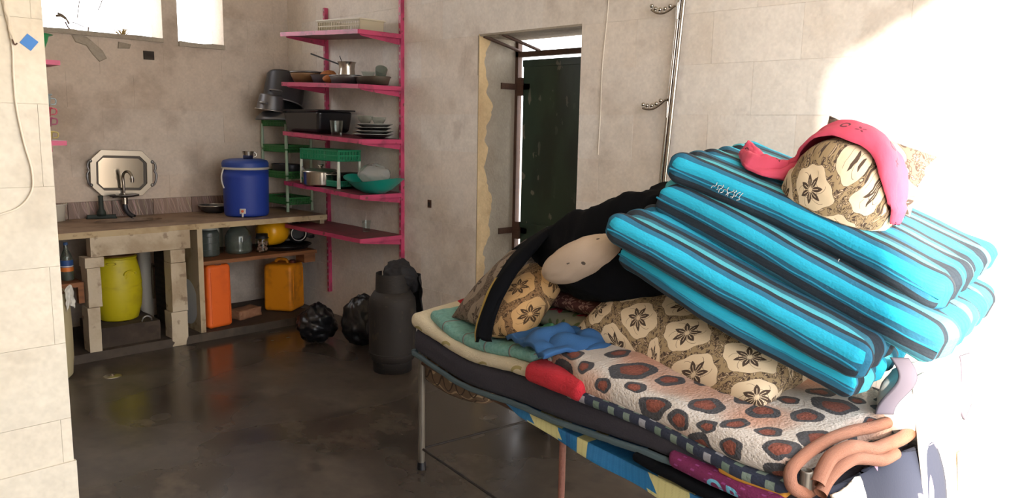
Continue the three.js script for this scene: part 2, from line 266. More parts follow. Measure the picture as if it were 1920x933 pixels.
{ const d = new THREE.Group(); d.name = 'door_1'; d.userData.kind = 'structure'; d.position.set(0.36, 0, 2.86); scene.add(d);
  const L = (...a) => box(...a).translate(-0.36, 0, -2.86);
  part('door_frame', [L(0.335, 0.375, 0, 2.16, 2.436, 2.462), L(0.335, 0.375, 2.055, 2.09, 2.436, 3.297), L(0.335, 0.375, 0, 2.16, 3.285, 3.31)], rustMat, d);
  part('door_leaf', worldUV(L(0.352, 0.372, 0.03, 2.035, 2.497, 3.275, 0.004)), greenDoor, d);
  part('door_rail', worldUV(L(0.344, 0.353, 0.905, 0.935, 2.497, 3.275)), greenDoor, d);
  part('door_rail', worldUV(L(0.344, 0.353, 1.99, 2.035, 2.497, 3.275)), greenDoor, d);
  for (const y of [1.86, 0.88]) { part('hinge', [L(0.335, 0.36, y - 0.06, y + 0.06, 2.462, 2.5), L(0.352, 0.36, y - 0.02, y + 0.02, 2.48, 2.56)], rustMat, d); part('anchor', L(0.2, 0.34, y - 0.02, y + 0.02, 2.434, 2.446), rustMat, d); }
  for (const z of [2.45, 2.62]) part('frame_tie', rod(V3(0.03 - 0.36, 2.165, z - 2.86 + 0.0), V3(0.345 - 0.36, 2.09, z - 2.86 + 0.03), 0.011, 6), rustMat, d);
}
// small things fixed to the walls
multi('wall_socket', 'broken dark socket hole in the plaster left of the doorway', 'socket', [['socket_box', uvBox(-0.006, 0.01, 1.012, 1.066, 1.92, 1.957), rustMat], ['socket_hole', uvBox(-0.008, 0.0, 1.022, 1.05, 1.928, 1.948), black]]);
solo('cable', tubeG([[-0.004, 2.9, 3.5], [-0.004, 2.286, 3.484], [-0.005, 1.915, 3.457], [-0.004, 1.65, 3.455], [-0.004, 1.442, 3.449]], 0.0032, 40, 6), col(0xd8cfc0, 0.7), 'thin white cable hanging down the wall right of the green door', 'cable');
solo('sticker', (() => { const g = box(-0.016, 0.016, -0.016, 0.016, 3.8005, 3.8025); g.rotateZ(0.9); return g.translate(-2.889, 1.782, 0); })(), col(0x2f6fb2, 0.6), 'small blue diamond shaped sticker on the pale wall end at the left', 'sticker');
solo('power_cord', tubeG([[-2.945, 1.89, 3.806], [-2.93, 1.775, 3.806], [-2.932, 1.69, 3.806], [-2.931, 1.611, 3.806], [-2.919, 1.512, 3.806], [-2.906, 1.44, 3.806], [-2.91, 1.385, 3.806], [-2.94, 1.344, 3.806], [-2.988, 1.325, 3.806], [-3.1, 1.31, 3.806]], 0.0028, 70, 6), col(0xd9cdbb, 0.7), 'long loose pale cord curving down the pale wall end at the left', 'cord');
multi('hanging_strap', 'short twisted strap on a hook at the top of the pale wall end', 'strap', [['braid', [tubeG([...Array(14)].map((_, i) => V3(-2.956 + i * 0.0022 + 0.002 * Math.sin(i * 2.2), 1.99 - i * 0.0165, 3.808)), 0.004, 50, 6), tubeG([...Array(14)].map((_, i) => V3(-2.956 + i * 0.0022 - 0.002 * Math.sin(i * 2.2), 1.99 - i * 0.0165, 3.806)), 0.004, 50, 6)], col(0xc9bba6, 0.9)], ['hook', [tubeG([[-2.929, 1.79, 3.8], [-2.929, 1.782, 3.812], [-2.925, 1.772, 3.812], [-2.919, 1.776, 3.811]], 0.002, 16, 6)], rustMat]]);

// ---------------------------------------------------------------- kitchen counter
const HC = 0.863, ZC = 0.769;
{ const t = thing('worktop', 'long stone kitchen worktop with a shallow wash basin cut into it', 'worktop', [-1.4, 0.826, 0.4]); const o = (g) => g.translate(1.4, -0.826, -0.4);
  const sh = new THREE.Shape(); sh.moveTo(-2.72, 0); sh.lineTo(-0.123, 0); sh.lineTo(-0.123, ZC); for (let i = 0; i <= 60; i++) { const x = lerp(-0.123, -2.72, i / 60); sh.lineTo(x, ZC + 0.004 * N(x * 7, 3) + (Math.abs(x + 1.3) < 0.09 ? -0.012 * Math.cos((x + 1.3) / 0.09 * Math.PI / 2) : 0)); }
  const hole = new THREE.Path(); hole.absellipse(-1.47, 0.27, 0.235, 0.155, 0, Math.PI * 2, true); sh.holes.push(hole);
  const g = new THREE.ExtrudeGeometry(sh, { depth: 0.036, bevelEnabled: true, bevelSize: 0.003, bevelThickness: 0.003, bevelSegments: 1, curveSegments: 24 }); g.rotateX(Math.PI / 2); g.translate(0, HC - 0.003, 0);
  part('slab', o(worldUV(g)), counterMat, t); { const e = new THREE.BoxGeometry(1, 0.04, 0.008, 90, 2, 1).toNonIndexed(); warp(e, (x, y, z) => { const X = lerp(-2.72, -0.121, x + 0.5); return V3(X, HC - 0.021 + y, ZC + 0.004 * N(X * 7, 3) + (Math.abs(X + 1.3) < 0.09 ? -0.012 * Math.cos((X + 1.3) / 0.09 * Math.PI / 2) : 0) + z + 0.003); }); e.computeVertexNormals(); part('front_edge', o(worldUV(e)), std({ map: stoneTex, color: 0xf2e8d4, roughness: 0.8 }), t); }
  const b = lathe([[0.0001, -0.1], [0.08, -0.1], [0.15, -0.09], [0.2, -0.06], [0.24, -0.01], [0.245, -0.003], [0.235, -0.003]], 36); b.scale(1, 1, 0.66); part('basin', o(b.translate(-1.47, HC - 0.006, 0.27)), std({ color: 0x5a4638, roughness: 0.6 }), t, 'brown stained basin bowl'); }
// front edge of the worktop is a paler band
{ const t = thing('backsplash', 'row of veined brown marble tiles along the wall behind the worktop', 'backsplash', [-1.4, HC, 0.02]); let x = -2.7, i = 0; while (x < -0.14) { const w = 0.3; part('tile', new RoundedBoxGeometry(Math.min(w, -0.125 - x) - 0.004, 0.122, 0.022, 1, 0.002).translate(x + w / 2 + 1.4, 0.061, -0.009), marble[i++ % 3], t); x += w; } }
solo('basin_apron', (() => { const g = uvBox(-1.886, -1.236, 0.694, 0.826, 0.69, 0.774); return g; })(), stoneMat, 'wide pale stone slab under the worktop in front of the basin', 'stone slab');
const pillar = (label, pcs) => multi('stone_pillar', label, 'pillar', pcs.map(([x0, x1, y0, y1, z]) => { const g = new THREE.BoxGeometry(x1 - x0, y1 - y0 - 0.004, 0.12, 5, 6, 2).translate((x0 + x1) / 2, (y0 + y1) / 2, z - 0.06); warp(g, (x, y, zz) => V3(x + 0.003 * N(x * 13, y * 15, zz * 9), y, zz + 0.003 * N(x * 9, y * 11, 7))); g.computeVertexNormals(); return ['stone_block', worldUV(g), stoneMat]; }));
pillar('pale stone block pillar left of the yellow drum with a wider top block', [[-1.93, -1.815, 0.625, 0.694, 0.79], [-1.92, -1.838, 0.36, 0.625, 0.785], [-1.93, -1.855, 0.0, 0.36, 0.785]]);
pillar('pale stone block pillar right of the yellow drum with crumbling plaster', [[-1.382, -1.282, 0.6, 0.694, 0.785], [-1.385, -1.28, 0.25, 0.6, 0.79], [-1.398, -1.285, 0.0, 0.25, 0.79]]);
struct('trim_1', (() => { const g = new THREE.BoxGeometry(2.5, 0.06, 0.79, 60, 2, 6).translate(-1.47, 0.03, 0.395); warp(g, (x, y, z) => V3(x, y + (y > 0.05 ? 0.006 * fbm(x * 5, z * 5, 1) : 0), z + (z > 0.7 ? 0.012 * fbm(x * 4, y * 6, 3) : 0))); g.computeVertexNormals(); return worldUV(g); })(), std({ map: floorTex, color: 0xf0e4d8, bumpMap: floorBump, bumpScale: 0.003, roughness: 0.75 }));
solo('divider_panel', uvBox(-1.182, -1.145, 0.06, 0.826, 0.3, 0.769), std({ map: stoneTex, color: 0xf0ece2, roughness: 0.85 }), 'thin upright whitewashed panel between the basin and the shelf under the worktop', 'panel');
solo('end_support', uvBox(-0.175, -0.135, 0.74, 0.826, 0.45, 0.755), std({ map: stoneTex, color: 0xcfc6b8, roughness: 0.85 }), 'short whitewashed bracket under the right end of the worktop', 'bracket');
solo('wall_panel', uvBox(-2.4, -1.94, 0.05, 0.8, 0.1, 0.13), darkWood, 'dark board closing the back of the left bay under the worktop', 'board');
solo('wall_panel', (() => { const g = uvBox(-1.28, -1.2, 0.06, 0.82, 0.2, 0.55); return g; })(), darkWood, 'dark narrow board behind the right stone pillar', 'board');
{ const t = thing('under_counter_shelf', 'brown wooden shelf holding jars under the right half of the worktop', 'shelf', [-0.66, 0.55, 0.5]);
  part('board', worldUV(box(-0.485, 0.46, 0, 0.028, -0.35, 0.24)), woodMat, t); part('end_block', worldUV(box(0.35, 0.45, -0.07, 0, 0.1, 0.23)), woodMat, t); }
{ const t = thing('side_shelf', 'small brown wooden shelf under the left end of the worktop', 'shelf', [-2.1, 0.5, 0.5]);
  part('board', worldUV(box(-0.5, 0.17, 0, 0.03, -0.35, 0.24)), woodMat, t); part('bracket', worldUV(box(0.135, 0.17, -0.11, 0, 0.2, 0.24)), woodMat, t); }

// things on the worktop
multi('plastic_tub', 'white round plastic tub at the left end of the worktop', 'tub', [['tub_body', vessel([[0.07, 0], [0.078, 0.1], [0.085, 0.118], [0.088, 0.12]], 0.004).translate(-1.9, HC, 0.05), col(0xc9c2b2, 0.5)], ['rim', new THREE.TorusGeometry(0.087, 0.004, 8, 40).rotateX(Math.PI / 2).translate(-1.9, HC + 0.119, 0.05), whitePlastic]]);
{ const t = thing('floor_squeegee', 'dark green floor squeegee head with a short handle socket on the worktop', 'squeegee', [-1.6, HC, -0.02].map((v, i) => i === 2 ? 0.1 : v), -0.35); const m = col(0x26302a, 0.6);
  part('blade_bar', [box(-0.095, 0.095, 0.004, 0.03, -0.018, 0.018, 0.004), box(-0.1, 0.1, 0, 0.012, -0.004, 0.006)], m, t); part('socket', lathe([[0.001, 0.02], [0.034, 0.022], [0.03, 0.05], [0.018, 0.075], [0.016, 0.15], [0.018, 0.17], [0.001, 0.17]], 20), m, t); }
// octagonal serving tray on the wall
{ const c = V3(-1.422, 1.19, 0.02), oct = (a, b, k, r) => { const s = new THREE.Shape(); const P = [[-a + k, -b], [a - k, -b], [a, -b + k], [a, b - k], [a - k, b], [-a + k, b], [-a, b - k], [-a, -b + k]]; P.forEach(([x, y], i) => i ? s.lineTo(x, y) : s.moveTo(x, y)); s.closePath(); return s; };
  const frame = (a, b, k, a2, b2, k2, d, z) => { const s = oct(a, b, k); s.holes.push(oct(a2, b2, k2)); return new THREE.ExtrudeGeometry(s, { depth: d, bevelEnabled: true, bevelSize: 0.002, bevelThickness: 0.002, bevelSegments: 1 }).translate(0, 0, z); };
  const q = (g) => { g.rotateZ(-0.035); return g.translate(c.x, c.y, c.z); };
  const parts = [['tray_base', q(new THREE.ExtrudeGeometry(oct(0.165, 0.115, 0.035), { depth: 0.004, bevelEnabled: false })), col(0x9c968c, 0.16, 1)], ['inner_band', q(frame(0.18, 0.13, 0.052, 0.163, 0.113, 0.034, 0.01, 0.002)), col(0x4a4540, 0.4, 0.5), 'dark inner band'], ['rim', q(frame(0.218, 0.168, 0.075, 0.18, 0.13, 0.052, 0.008, 0.016)), col(0xa39d92, 0.32, 1)]];
  for (const s of [-1, 1]) parts.push(['handle', [q(tubeG([[s * 0.214, 0.085, 0.022], [s * 0.232, 0.08, 0.03], [s * 0.24, 0.045, 0.036], [s * 0.232, 0.02, 0.036], [s * 0.244, -0.01, 0.036], [s * 0.24, -0.055, 0.036], [s * 0.228, -0.085, 0.03], [s * 0.212, -0.09, 0.022]], 0.008, 40, 8)), q(new THREE.SphereGeometry(0.014, 10, 8).translate(s * 0.219, 0.088, 0.024)), q(new THREE.SphereGeometry(0.014, 10, 8).translate(s * 0.216, -0.09, 0.024))], dullSteel]);
  multi('serving_tray', 'big octagonal steel serving tray with side handles hung on the wall behind the tap', 'tray', parts); }
{ const t = thing('water_tap', 'curved gooseneck steel tap with a drain elbow below', 'tap', [-1.437, 0.9, 0.05]);
  part('spout', tubeG([[0.01, 0.14, 0.02], [0.01, 0.2, 0.025], [0.006, 0.27, 0.03], [0.01, 0.3, 0.06], [0.024, 0.305, 0.1], [0.034, 0.28, 0.125], [0.036, 0.25, 0.13]], 0.0105, 40, 10), chrome, t); part('nozzle', new THREE.CylinderGeometry(0.015, 0.013, 0.03, 16).translate(0.036, 0.245, 0.13), chrome, t);
  part('soap_dish', vessel([[0.03, 0.112], [0.1, 0.122], [0.105, 0.135]], 0.003, 32).scale(1, 1, 0.7).translate(0, 0, 0.06), dullSteel, t);
  part('body', new THREE.CylinderGeometry(0.022, 0.022, 0.08, 18).translate(0.01, 0.1, 0.03), chrome, t); part('elbow', tubeG([[0.01, 0.06, 0.03], [0.012, 0.02, 0.04], [0.03, -0.015, 0.06], [0.05, -0.033, 0.09]], 0.018, 24, 10), darkAlum, t); part('handle', rod(V3(-0.08, 0.118, 0.05), V3(0.09, 0.132, 0.05), 0.008), dullSteel, t); }
multi('mixing_bowl', 'steel bowl beside the blue cooler on the worktop', 'bowl', [['bowl_body', vessel([[0.06, 0], [0.095, 0.02], [0.112, 0.05], [0.118, 0.058]], 0.003).translate(-0.77, HC, 0.0 + 0.14), alum], ['rim', new THREE.TorusGeometry(0.118, 0.004, 8, 40).rotateX(Math.PI / 2).translate(-0.77, HC + 0.058, 0.14), steel]]);
{ const t = thing('water_cooler', 'round blue insulated water cooler with a white band on the worktop', 'cooler', [-0.655, HC, 0.47]); const blue = col(0x1d3a94, 0.55), blue2 = col(0x22408c, 0.5), r = 0.172;
  part('body', lathe([[0.001, 0], [r - 0.018, 0], [r - 0.008, 0.012], [r - 0.004, 0.03], [r, 0.3], [r, 0.365], [0.001, 0.365]], 56), blue, t);
  part('band', lathe([[r, 0.362], [r + 0.006, 0.366], [r + 0.007, 0.376], [r, 0.382], [0.1, 0.382]], 56), col(0xb8b4aa, 0.5), t, 'white band');
  part('lid', lathe([[r + 0.002, 0.38], [r + 0.003, 0.41], [r - 0.008, 0.43], [r - 0.05, 0.442], [0.001, 0.446]], 56), blue2, t);
  const a = -2.45; part('handle', tubeG([...Array(9)].map((_, i) => { const k = i / 8, s = (k - 0.5); return V3(-r - 0.006 - 0.018 * Math.sin(k * Math.PI), 0.37 - 0.15 * k, 0.0 + 0.05 * 0); }), 0.006, 20, 8), col(0xc6c2b8, 0.5), t);
  const sp = part('spigot', [box(-0.022, 0.022, 0.03, 0.068, 0, 0.014, 0.004)], col(0xd0ccc4, 0.4), t); part('push_button', [new THREE.CylinderGeometry(0.01, 0.01, 0.012, 14).rotateX(Math.PI / 2).translate(0, 0.05, 0.02)], col(0xcf5a30, 0.5), sp); part('nozzle', new THREE.CylinderGeometry(0.008, 0.006, 0.03, 12).translate(0, 0.02, 0.016), col(0xd0ccc4, 0.4), sp);
  sp.rotation.y = -0.6; sp.position.set(-0.6 * r * 0.95 + 0.0, 0, 0.8 * r * 0.98); }
multi('steel_cup', 'small steel drinking cup upside up on the blue cooler lid', 'cup', [['cup_body', vessel([[0.036, 0], [0.038, 0.03], [0.045, 0.058]], 0.002, 28).translate(-0.655, HC + 0.444, 0.52), chrome], ['handle', tubeG([[-0.61, HC + 0.495, 0.53], [-0.595, HC + 0.485, 0.535], [-0.598, HC + 0.462, 0.535], [-0.615, HC + 0.458, 0.53]], 0.004, 16, 6), chrome]]);

// green plastic rack with four baskets and pale legs
function rackTier(w, d, h, slats, pitch = 0.014) { // basket tier centred at origin, floor at 0
  const g = []; const t = 0.006; g.push(box(-w / 2, w / 2, 0, t, -d / 2, d / 2), box(-w / 2 - 0.004, w / 2 + 0.004, h - 0.012, h, d / 2 - t, d / 2 + 0.004), box(-w / 2 - 0.004, w / 2 + 0.004, h - 0.012, h, -d / 2 - 0.004, -d / 2 + t), box(-w / 2 - 0.004, -w / 2 + t, h - 0.012, h, -d / 2, d / 2), box(w / 2 - t, w / 2 + 0.004, h - 0.012, h, -d / 2, d / 2));
  const sl = (a, b, f) => { const n = Math.round((b - a) / pitch); for (let i = 0; i <= n; i++) g.push(f(lerp(a, b, i / n))); };
  if (slats) { sl(-w / 2, w / 2, (x) => box(x - 0.0035, x + 0.0035, 0, h, d / 2 - 0.003, d / 2)); sl(-w / 2, w / 2, (x) => box(x - 0.0035, x + 0.0035, 0, h, -d / 2, -d / 2 + 0.003)); sl(-d / 2, d / 2, (z) => box(-w / 2, -w / 2 + 0.003, 0, h, z - 0.0035, z + 0.0035)); sl(-d / 2, d / 2, (z) => box(w / 2 - 0.003, w / 2, 0, h, z - 0.0035, z + 0.0035)); g.push(box(-w / 2, w / 2, h * 0.45, h * 0.55, d / 2 - 0.004, d / 2 + 0.001), box(-w / 2 - 0.001, -w / 2 + 0.004, h * 0.45, h * 0.55, -d / 2, d / 2)); }
  else g.push(box(-w / 2, w / 2, 0, h, d / 2 - 0.003, d / 2), box(-w / 2, -w / 2 + 0.003, 0, h, -d / 2, d / 2), box(w / 2 - 0.003, w / 2, 0, h, -d / 2, d / 2));
  return merge(g); }
{ const t = thing('plastic_rack', 'tall green plastic rack with four baskets and pale legs in the corner of the worktop', 'rack', [-0.168, HC, 0.235]); const gm = col(0x33793f, 0.5), lg = col(0x9fb59c, 0.5), w = 0.225, d = 0.4;
  for (const y of [0.055, 0.27, 0.485, 0.695]) part('basket', rackTier(w, d, 0.06, true).translate(0, y, 0), gm, t);
  for (const x of [-1, 1]) for (const z of [-1, 1]) part('leg', [0, 1, 2, 3].map((k) => lathe([[0.001, 0], [0.014, 0], [0.011, [0.07, 0.2, 0.2, 0.2][k]], [0.001, [0.07, 0.2, 0.2, 0.2][k]]], 12).translate(x * w / 2, [0, 0.085, 0.3, 0.515][k], z * d / 2)), lg, t); }
// a second smaller rack on the wall shelf
{ const t = thing('plastic_rack', 'small bright green basket rack on white legs on the fourth pink shelf', 'rack', [-0.24, 1.112, 1.02]); const gm = col(0x1f8c5e, 0.45), lg = col(0xcfd4c6, 0.5), w = 0.19, d = 0.54;
  part('basket', rackTier(w, d, 0.085, true).translate(0, 0.2, 0), gm, t); part('basket', rackTier(w, d * 0.98, 0.045, true).translate(0, 0.012, 0), col(0x23876a, 0.5), t);
  for (const x of [-1, 1]) for (const z of [-1, 1]) part('leg', lathe([[0.001, 0], [0.014, 0], [0.011, 0.2], [0.001, 0.2]], 12).translate(x * (w / 2 - 0.004), 0, z * (d / 2 - 0.006)), lg, t); }
// stored in the green rack
for (const [y, r, lab] of [[0.062, 0.1, 'dark round lids lying in the lowest basket of the tall green rack'], [0.278, 0.1, 'dark pan lying in the second basket of the tall green rack'], [0.492, 0.1, 'dark flat tray lying in the third basket of the tall green rack']]) {
  const s = [[['lid', lathe([[0.001, 0.05], [0.02, 0.05], [0.03, 0.035], [r, 0.008], [r + 0.003, 0], [r - 0.01, 0.0]], 36).scale(1, 1, 1.7), darkAlum], ['edge', new THREE.TorusGeometry(r + 0.001, 0.004, 6, 40).rotateX(Math.PI / 2).scale(1, 1, 1.7).translate(0, 0.004, 0), dullSteel]], [['pan_body', vessel([[0.08, 0], [0.098, 0.05], [0.1, 0.1]], 0.003, 36).scale(1, 1, 1.6), darkAlum], ['edge', new THREE.TorusGeometry(0.1, 0.004, 6, 40).rotateX(Math.PI / 2).scale(1, 1, 1.6).translate(0, 0.1, 0), darkAlum]], [['tray_body', vessel([[0.09, 0], [0.102, 0.03], [0.108, 0.034]], 0.003, 36).scale(1, 1, 1.8), darkAlum]]][[0.062, 0.278, 0.492].indexOf(y)];
  multi(['pan_lid', 'cooking_pan', 'metal_tray'][[0.062, 0.278, 0.492].indexOf(y)], lab, ['lid', 'pan', 'tray'][[0.062, 0.278, 0.492].indexOf(y)], s.map(([n, g, m]) => [n, g.translate(-0.168, HC + y, 0.22), m])); }
// pots heaped on top of the tall green rack
multi('metal_tray', 'large round grey aluminium tray lying upside down on top of the tall green rack', 'tray', [['tray_body', lathe([[0.205, 0], [0.212, 0.004], [0.2, 0.016], [0.17, 0.036], [0.15, 0.046], [0.001, 0.048]], 56).scale(1, 1.5, 1).translate(-0.24, HC + 0.748, 0.31), alum], ['edge', new THREE.TorusGeometry(0.208, 0.005, 8, 56).rotateX(Math.PI / 2).translate(-0.24, HC + 0.75, 0.31), darkAlum]]);
{ const t = thing('cooking_pot', 'big grey aluminium pot upside down and tilted on the heap of pans', 'pot', [-0.225, 1.735, 0.28]); const g = new THREE.Group(); t.rotation.set(0.1, 0.7, -0.36); t.scale.setScalar(1.22);
  part('pot_body', lathe([[0.138, 0], [0.142, 0.004], [0.132, 0.01], [0.128, 0.19], [0.116, 0.208], [0.001, 0.212]], 48), darkAlum, t); part('rim', new THREE.TorusGeometry(0.14, 0.005, 8, 48).rotateX(Math.PI / 2), dullSteel, t); for (const s of [-1, 1]) part('handle', tubeG([[s * 0.13, 0.05, -0.04], [s * 0.165, 0.045, -0.03], [s * 0.165, 0.045, 0.03], [s * 0.13, 0.05, 0.04]], 0.006, 20, 6), dullSteel, t); }
{ const t = thing('cooking_pot', 'smaller shiny aluminium pot lying tilted under the big upturned pot', 'pot', [-0.36, 1.685, 0.34]); t.rotation.set(0.1, 0.3, -0.12);
  part('pot_body', lathe([[0.118, 0], [0.122, 0.004], [0.112, 0.01], [0.1, 0.11], [0.088, 0.125], [0.001, 0.128]], 44), alum, t); part('rim', new THREE.TorusGeometry(0.12, 0.004, 8, 44).rotateX(Math.PI / 2), steel, t); part('handle', [tubeG([[-0.1, 0.05, 0.05], [-0.14, 0.05, 0.07], [-0.15, 0.05, 0.03], [-0.11, 0.05, 0.0]], 0.009, 24, 8)], dullSteel, t); }

// ---------------------------------------------------------------- pink wall shelves
{ const t = thing('shelf_unit', 'tall pink painted wall shelf unit with two slotted uprights and five shelves', 'shelf unit', [0, 0.13, 1.13]);
  for (const [z, y1, y0] of [[0.63, 2.5, 0.19], [1.632, 2.95, 0.13]]) { const u = part('upright', worldUV(box(-0.032, 0.0, y0 - 0.13, y1 - 0.13, z - 1.13 - 0.0125, z - 1.13 + 0.0125)), pinkMat, t); part('slot_strip', [...Array(Math.floor((y1 - y0) / 0.055))].map((_, i) => box(-0.0335, -0.031, y0 - 0.13 + 0.03 + i * 0.055, y0 - 0.13 + 0.048 + i * 0.055, z - 1.13 - 0.004, z - 1.13 + 0.004)), col(0xb9a8a2, 0.7), u).userData.kind = 'stuff'; }
  for (const [yl, yr] of [[2.262, 2.213], [1.888, 1.848], [1.508, 1.472], [1.118, 1.083], [0.776, 0.772]]) {
    const s = new THREE.Shape(); s.moveTo(0, 0); s.lineTo(-0.345, 0); s.lineTo(-0.35, -0.02); s.lineTo(-0.335, -0.024); s.lineTo(0, -0.06); s.closePath(); const gs = [];
    const Y = (z) => lerp(yl, yr, (z - 0.63) / 1.002) - 0.13;
    for (const z of [0.63, 1.632]) { const b = new THREE.ExtrudeGeometry(s, { depth: 0.004, bevelEnabled: false }).translate(-0.02, Y(z) - 0.002, z - 1.13 + (z > 1 ? -0.004 : 0)); part('bracket', worldUV(b), pinkMat, t); }
    const g = new THREE.BoxGeometry(0.372, 0.02, 1.05, 2, 1, 30).translate(-0.21, 0, 1.131); warp(g, (x, y, z) => V3(x, Y(z) + y + 0.004 * (y > 0 ? 1 : 0) + 0.0015 * N(z * 5, yl * 9), z - 1.13)); g.computeVertexNormals();
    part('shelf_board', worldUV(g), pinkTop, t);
    const e = new THREE.BoxGeometry(0.006, 0.03, 1.05, 1, 1, 40).translate(-0.4, -0.002, 1.131); warp(e, (x, y, z) => V3(x, Y(z) + y + 0.003 * N(z * 14, yl * 5), z - 1.13)); e.computeVertexNormals(); part('front_edge', worldUV(e), pinkMat, t); part('end_edge', worldUV(box(-0.4, -0.03, Y(1.65) - 0.017, Y(1.65) + 0.013, 1.655 - 1.13, 1.66 - 1.13)), pinkMat, t); } }
const shY = (k, z) => lerp([2.262, 1.888, 1.508, 1.118, 0.776][k], [2.213, 1.848, 1.472, 1.083, 0.772][k], (z - 0.63) / 1.002) + 0.0155;
// top shelf
{ const t = thing('plastic_basket', 'long pale plastic basket on the top pink shelf', 'basket', [-0.19, shY(0, 1.24), 1.24], 0.0); const m = col(0xc0b498, 0.6); t.rotation.x = 0.048; t.scale.set(1, 0.95, 0.94);
  part('basket_body', [rackTier(0.2, 0.58, 0.085, true, 0.024)], m, t); part('rim', [box(-0.11, 0.11, 0.083, 0.092, -0.31, -0.28), box(-0.11, 0.11, 0.083, 0.092, 0.28, 0.31), box(-0.115, -0.1, 0.083, 0.092, -0.3, 0.3), box(0.1, 0.115, 0.083, 0.092, -0.3, 0.3)], col(0xd2c8b0, 0.5), t); for (const z of [-0.2905, 0.2905]) part('end_wall', box(-0.1, 0.1, 0, 0.085, z - 0.0025, z + 0.0025), m, t); }
// second shelf
const at = (k, x, z, dy = 0) => [x, shY(k, z) + dy, z];
{ const t = thing('frying_pan', 'tan shallow pan with a shiny lid edge at the left of the second pink shelf', 'pan', at(1, -0.24, 0.72)); part('pan_body', vessel([[0.1, 0], [0.125, 0.05], [0.13, 0.07]], 0.003, 40), col(0x8a6a48, 0.5, 0.3), t); part('lid', lathe([[0.133, 0.075], [0.136, 0.08], [0.12, 0.086], [0.001, 0.094]], 40), dullSteel, t); }
{ const t = thing('baking_tin', 'small grey crumpled baking tin beside the tan pan on the second pink shelf', 'baking tin', at(1, -0.26, 1.0)); part('tin_body', vessel([[0.09, 0], [0.11, 0.055], [0.118, 0.06]], 0.002, 36).scale(0.8, 1, 1.2), alum, t); }
const breadMat = std({ map: dataTex(256, 256, (u, v) => mix3([196, 128, 72], [150, 84, 42], tn(u, v, 6, 951, 4)), 0.2, 0.2), roughness: 0.85 });
for (const [x, z, dy, s, lab] of [[-0.24, 1.02, 0.055, 1.2, 'brown bread roll in the baking tin on the second pink shelf'], [-0.3, 1.12, 0.032, 0.8, 'small brown bread roll leaning at the tin on the second pink shelf']]) { const g = new THREE.SphereGeometry(0.05 * s, 24, 16); warp(g, (a, b, c) => { const k = 1 + 0.16 * fbm(a * 20, b * 20, c * 20 + s); return V3(a * k, b * k * 0.72, c * k * 1.2); }); const p = at(1, x, z); solo('bread_roll', smooth(g).translate(p[0], p[1] + dy, p[2]), breadMat, lab, 'bread', 'bread rolls'); }
{ const t = thing('coffee_pot', 'shiny long-handled coffee pot standing in a tray on the second pink shelf', 'coffee pot', at(1, -0.2, 1.21, 0.02)); part('pot_body', vessel([[0.062, 0], [0.066, 0.02], [0.056, 0.09], [0.062, 0.128], [0.07, 0.14]], 0.003, 36), chrome, t); part('handle', rod(V3(-0.02, 0.12, -0.05), V3(-0.06, 0.215, -0.4), 0.006), blackIron, t); part('spoon_handle', rod(V3(0, 0.1, -0.04), V3(0.01, 0.19, -0.11), 0.003), blackIron, t); }
const dish = (lab, k, x, z, rx, rz, h, m, name = 'baking_tray', cat = 'tray') => { const t = thing(name, lab, cat, at(k, x, z)); part('dish_body', vessel([[0.86, 0], [0.96, h * 0.8], [1, h]].map(([r, y]) => [r * rx, y]), 0.004, 40).scale(1, 1, rz / rx), m, t); part('rim', new THREE.TorusGeometry(rx, 0.004, 6, 48).rotateX(Math.PI / 2).scale(1, 1, rz / rx).translate(0, h, 0), m, t); return t; };
dish('oval grey oven dish in front of the coffee pot on the second pink shelf', 1, -0.27, 1.3, 0.1, 0.15, 0.055, dullSteel); dish('oval grey-brown oven dish at the right end of the second pink shelf', 1, -0.2, 1.54, 0.11, 0.15, 0.052, col(0x6d6458, 0.4, 0.6));
{ const t = thing('glass_bowl', 'small clear glass bowl in the oven dish on the second pink shelf', 'bowl', at(1, -0.21, 1.5, 0.045)); part('bowl_body', vessel([[0.03, 0], [0.045, 0.03], [0.052, 0.045]], 0.003, 28), glass, t); }
{ const t = thing('glass_cup', 'clear glass cup lying tipped in the oven dish at the right end', 'cup', at(1, -0.2, 1.63, 0.055)); t.rotation.set(0.7, 0, 0.3); part('cup_body', vessel([[0.034, 0], [0.04, 0.04], [0.043, 0.07]], 0.003, 28), cloudy, t); }
// third shelf
{ const t = thing('roasting_pan', 'black rectangular roasting pan leaning at the left of the third pink shelf', 'roasting pan', at(2, -0.2, 0.79, 0.002)); const m = enamel; const s = (a, b) => { const q = new THREE.Shape(); q.moveTo(-a, -b); q.lineTo(a, -b); q.lineTo(a, b); q.lineTo(-a, b); q.closePath(); return q; };
  const g = slab(0.48, 0.165, 0.28, 0.03, (x, y, z) => { const k = 1 + 0.12 * (y / 0.17); return V3((z - 0.14) * k, y, (x - 0.24) * k); }, 10, 8, 4); part('pan_body', g, m, t); part('rim', [box(-0.165, 0.165, 0.163, 0.172, -0.278, -0.258), box(-0.165, 0.165, 0.163, 0.172, 0.258, 0.278), box(-0.168, -0.15, 0.163, 0.172, -0.27, 0.27), box(0.15, 0.168, 0.163, 0.172, -0.27, 0.27)], m, t); }
const tumbler = (t, r, h) => part('glass_body', vessel([[r * 0.78, 0], [r * 0.85, h * 0.3], [r, h]], 0.003, 28), glass, t);
tumbler(thing('drinking_glass', 'clear tapered drinking glass in front of the black roasting pan', 'glass', at(2, -0.335, 1.27)), 0.048, 0.11);
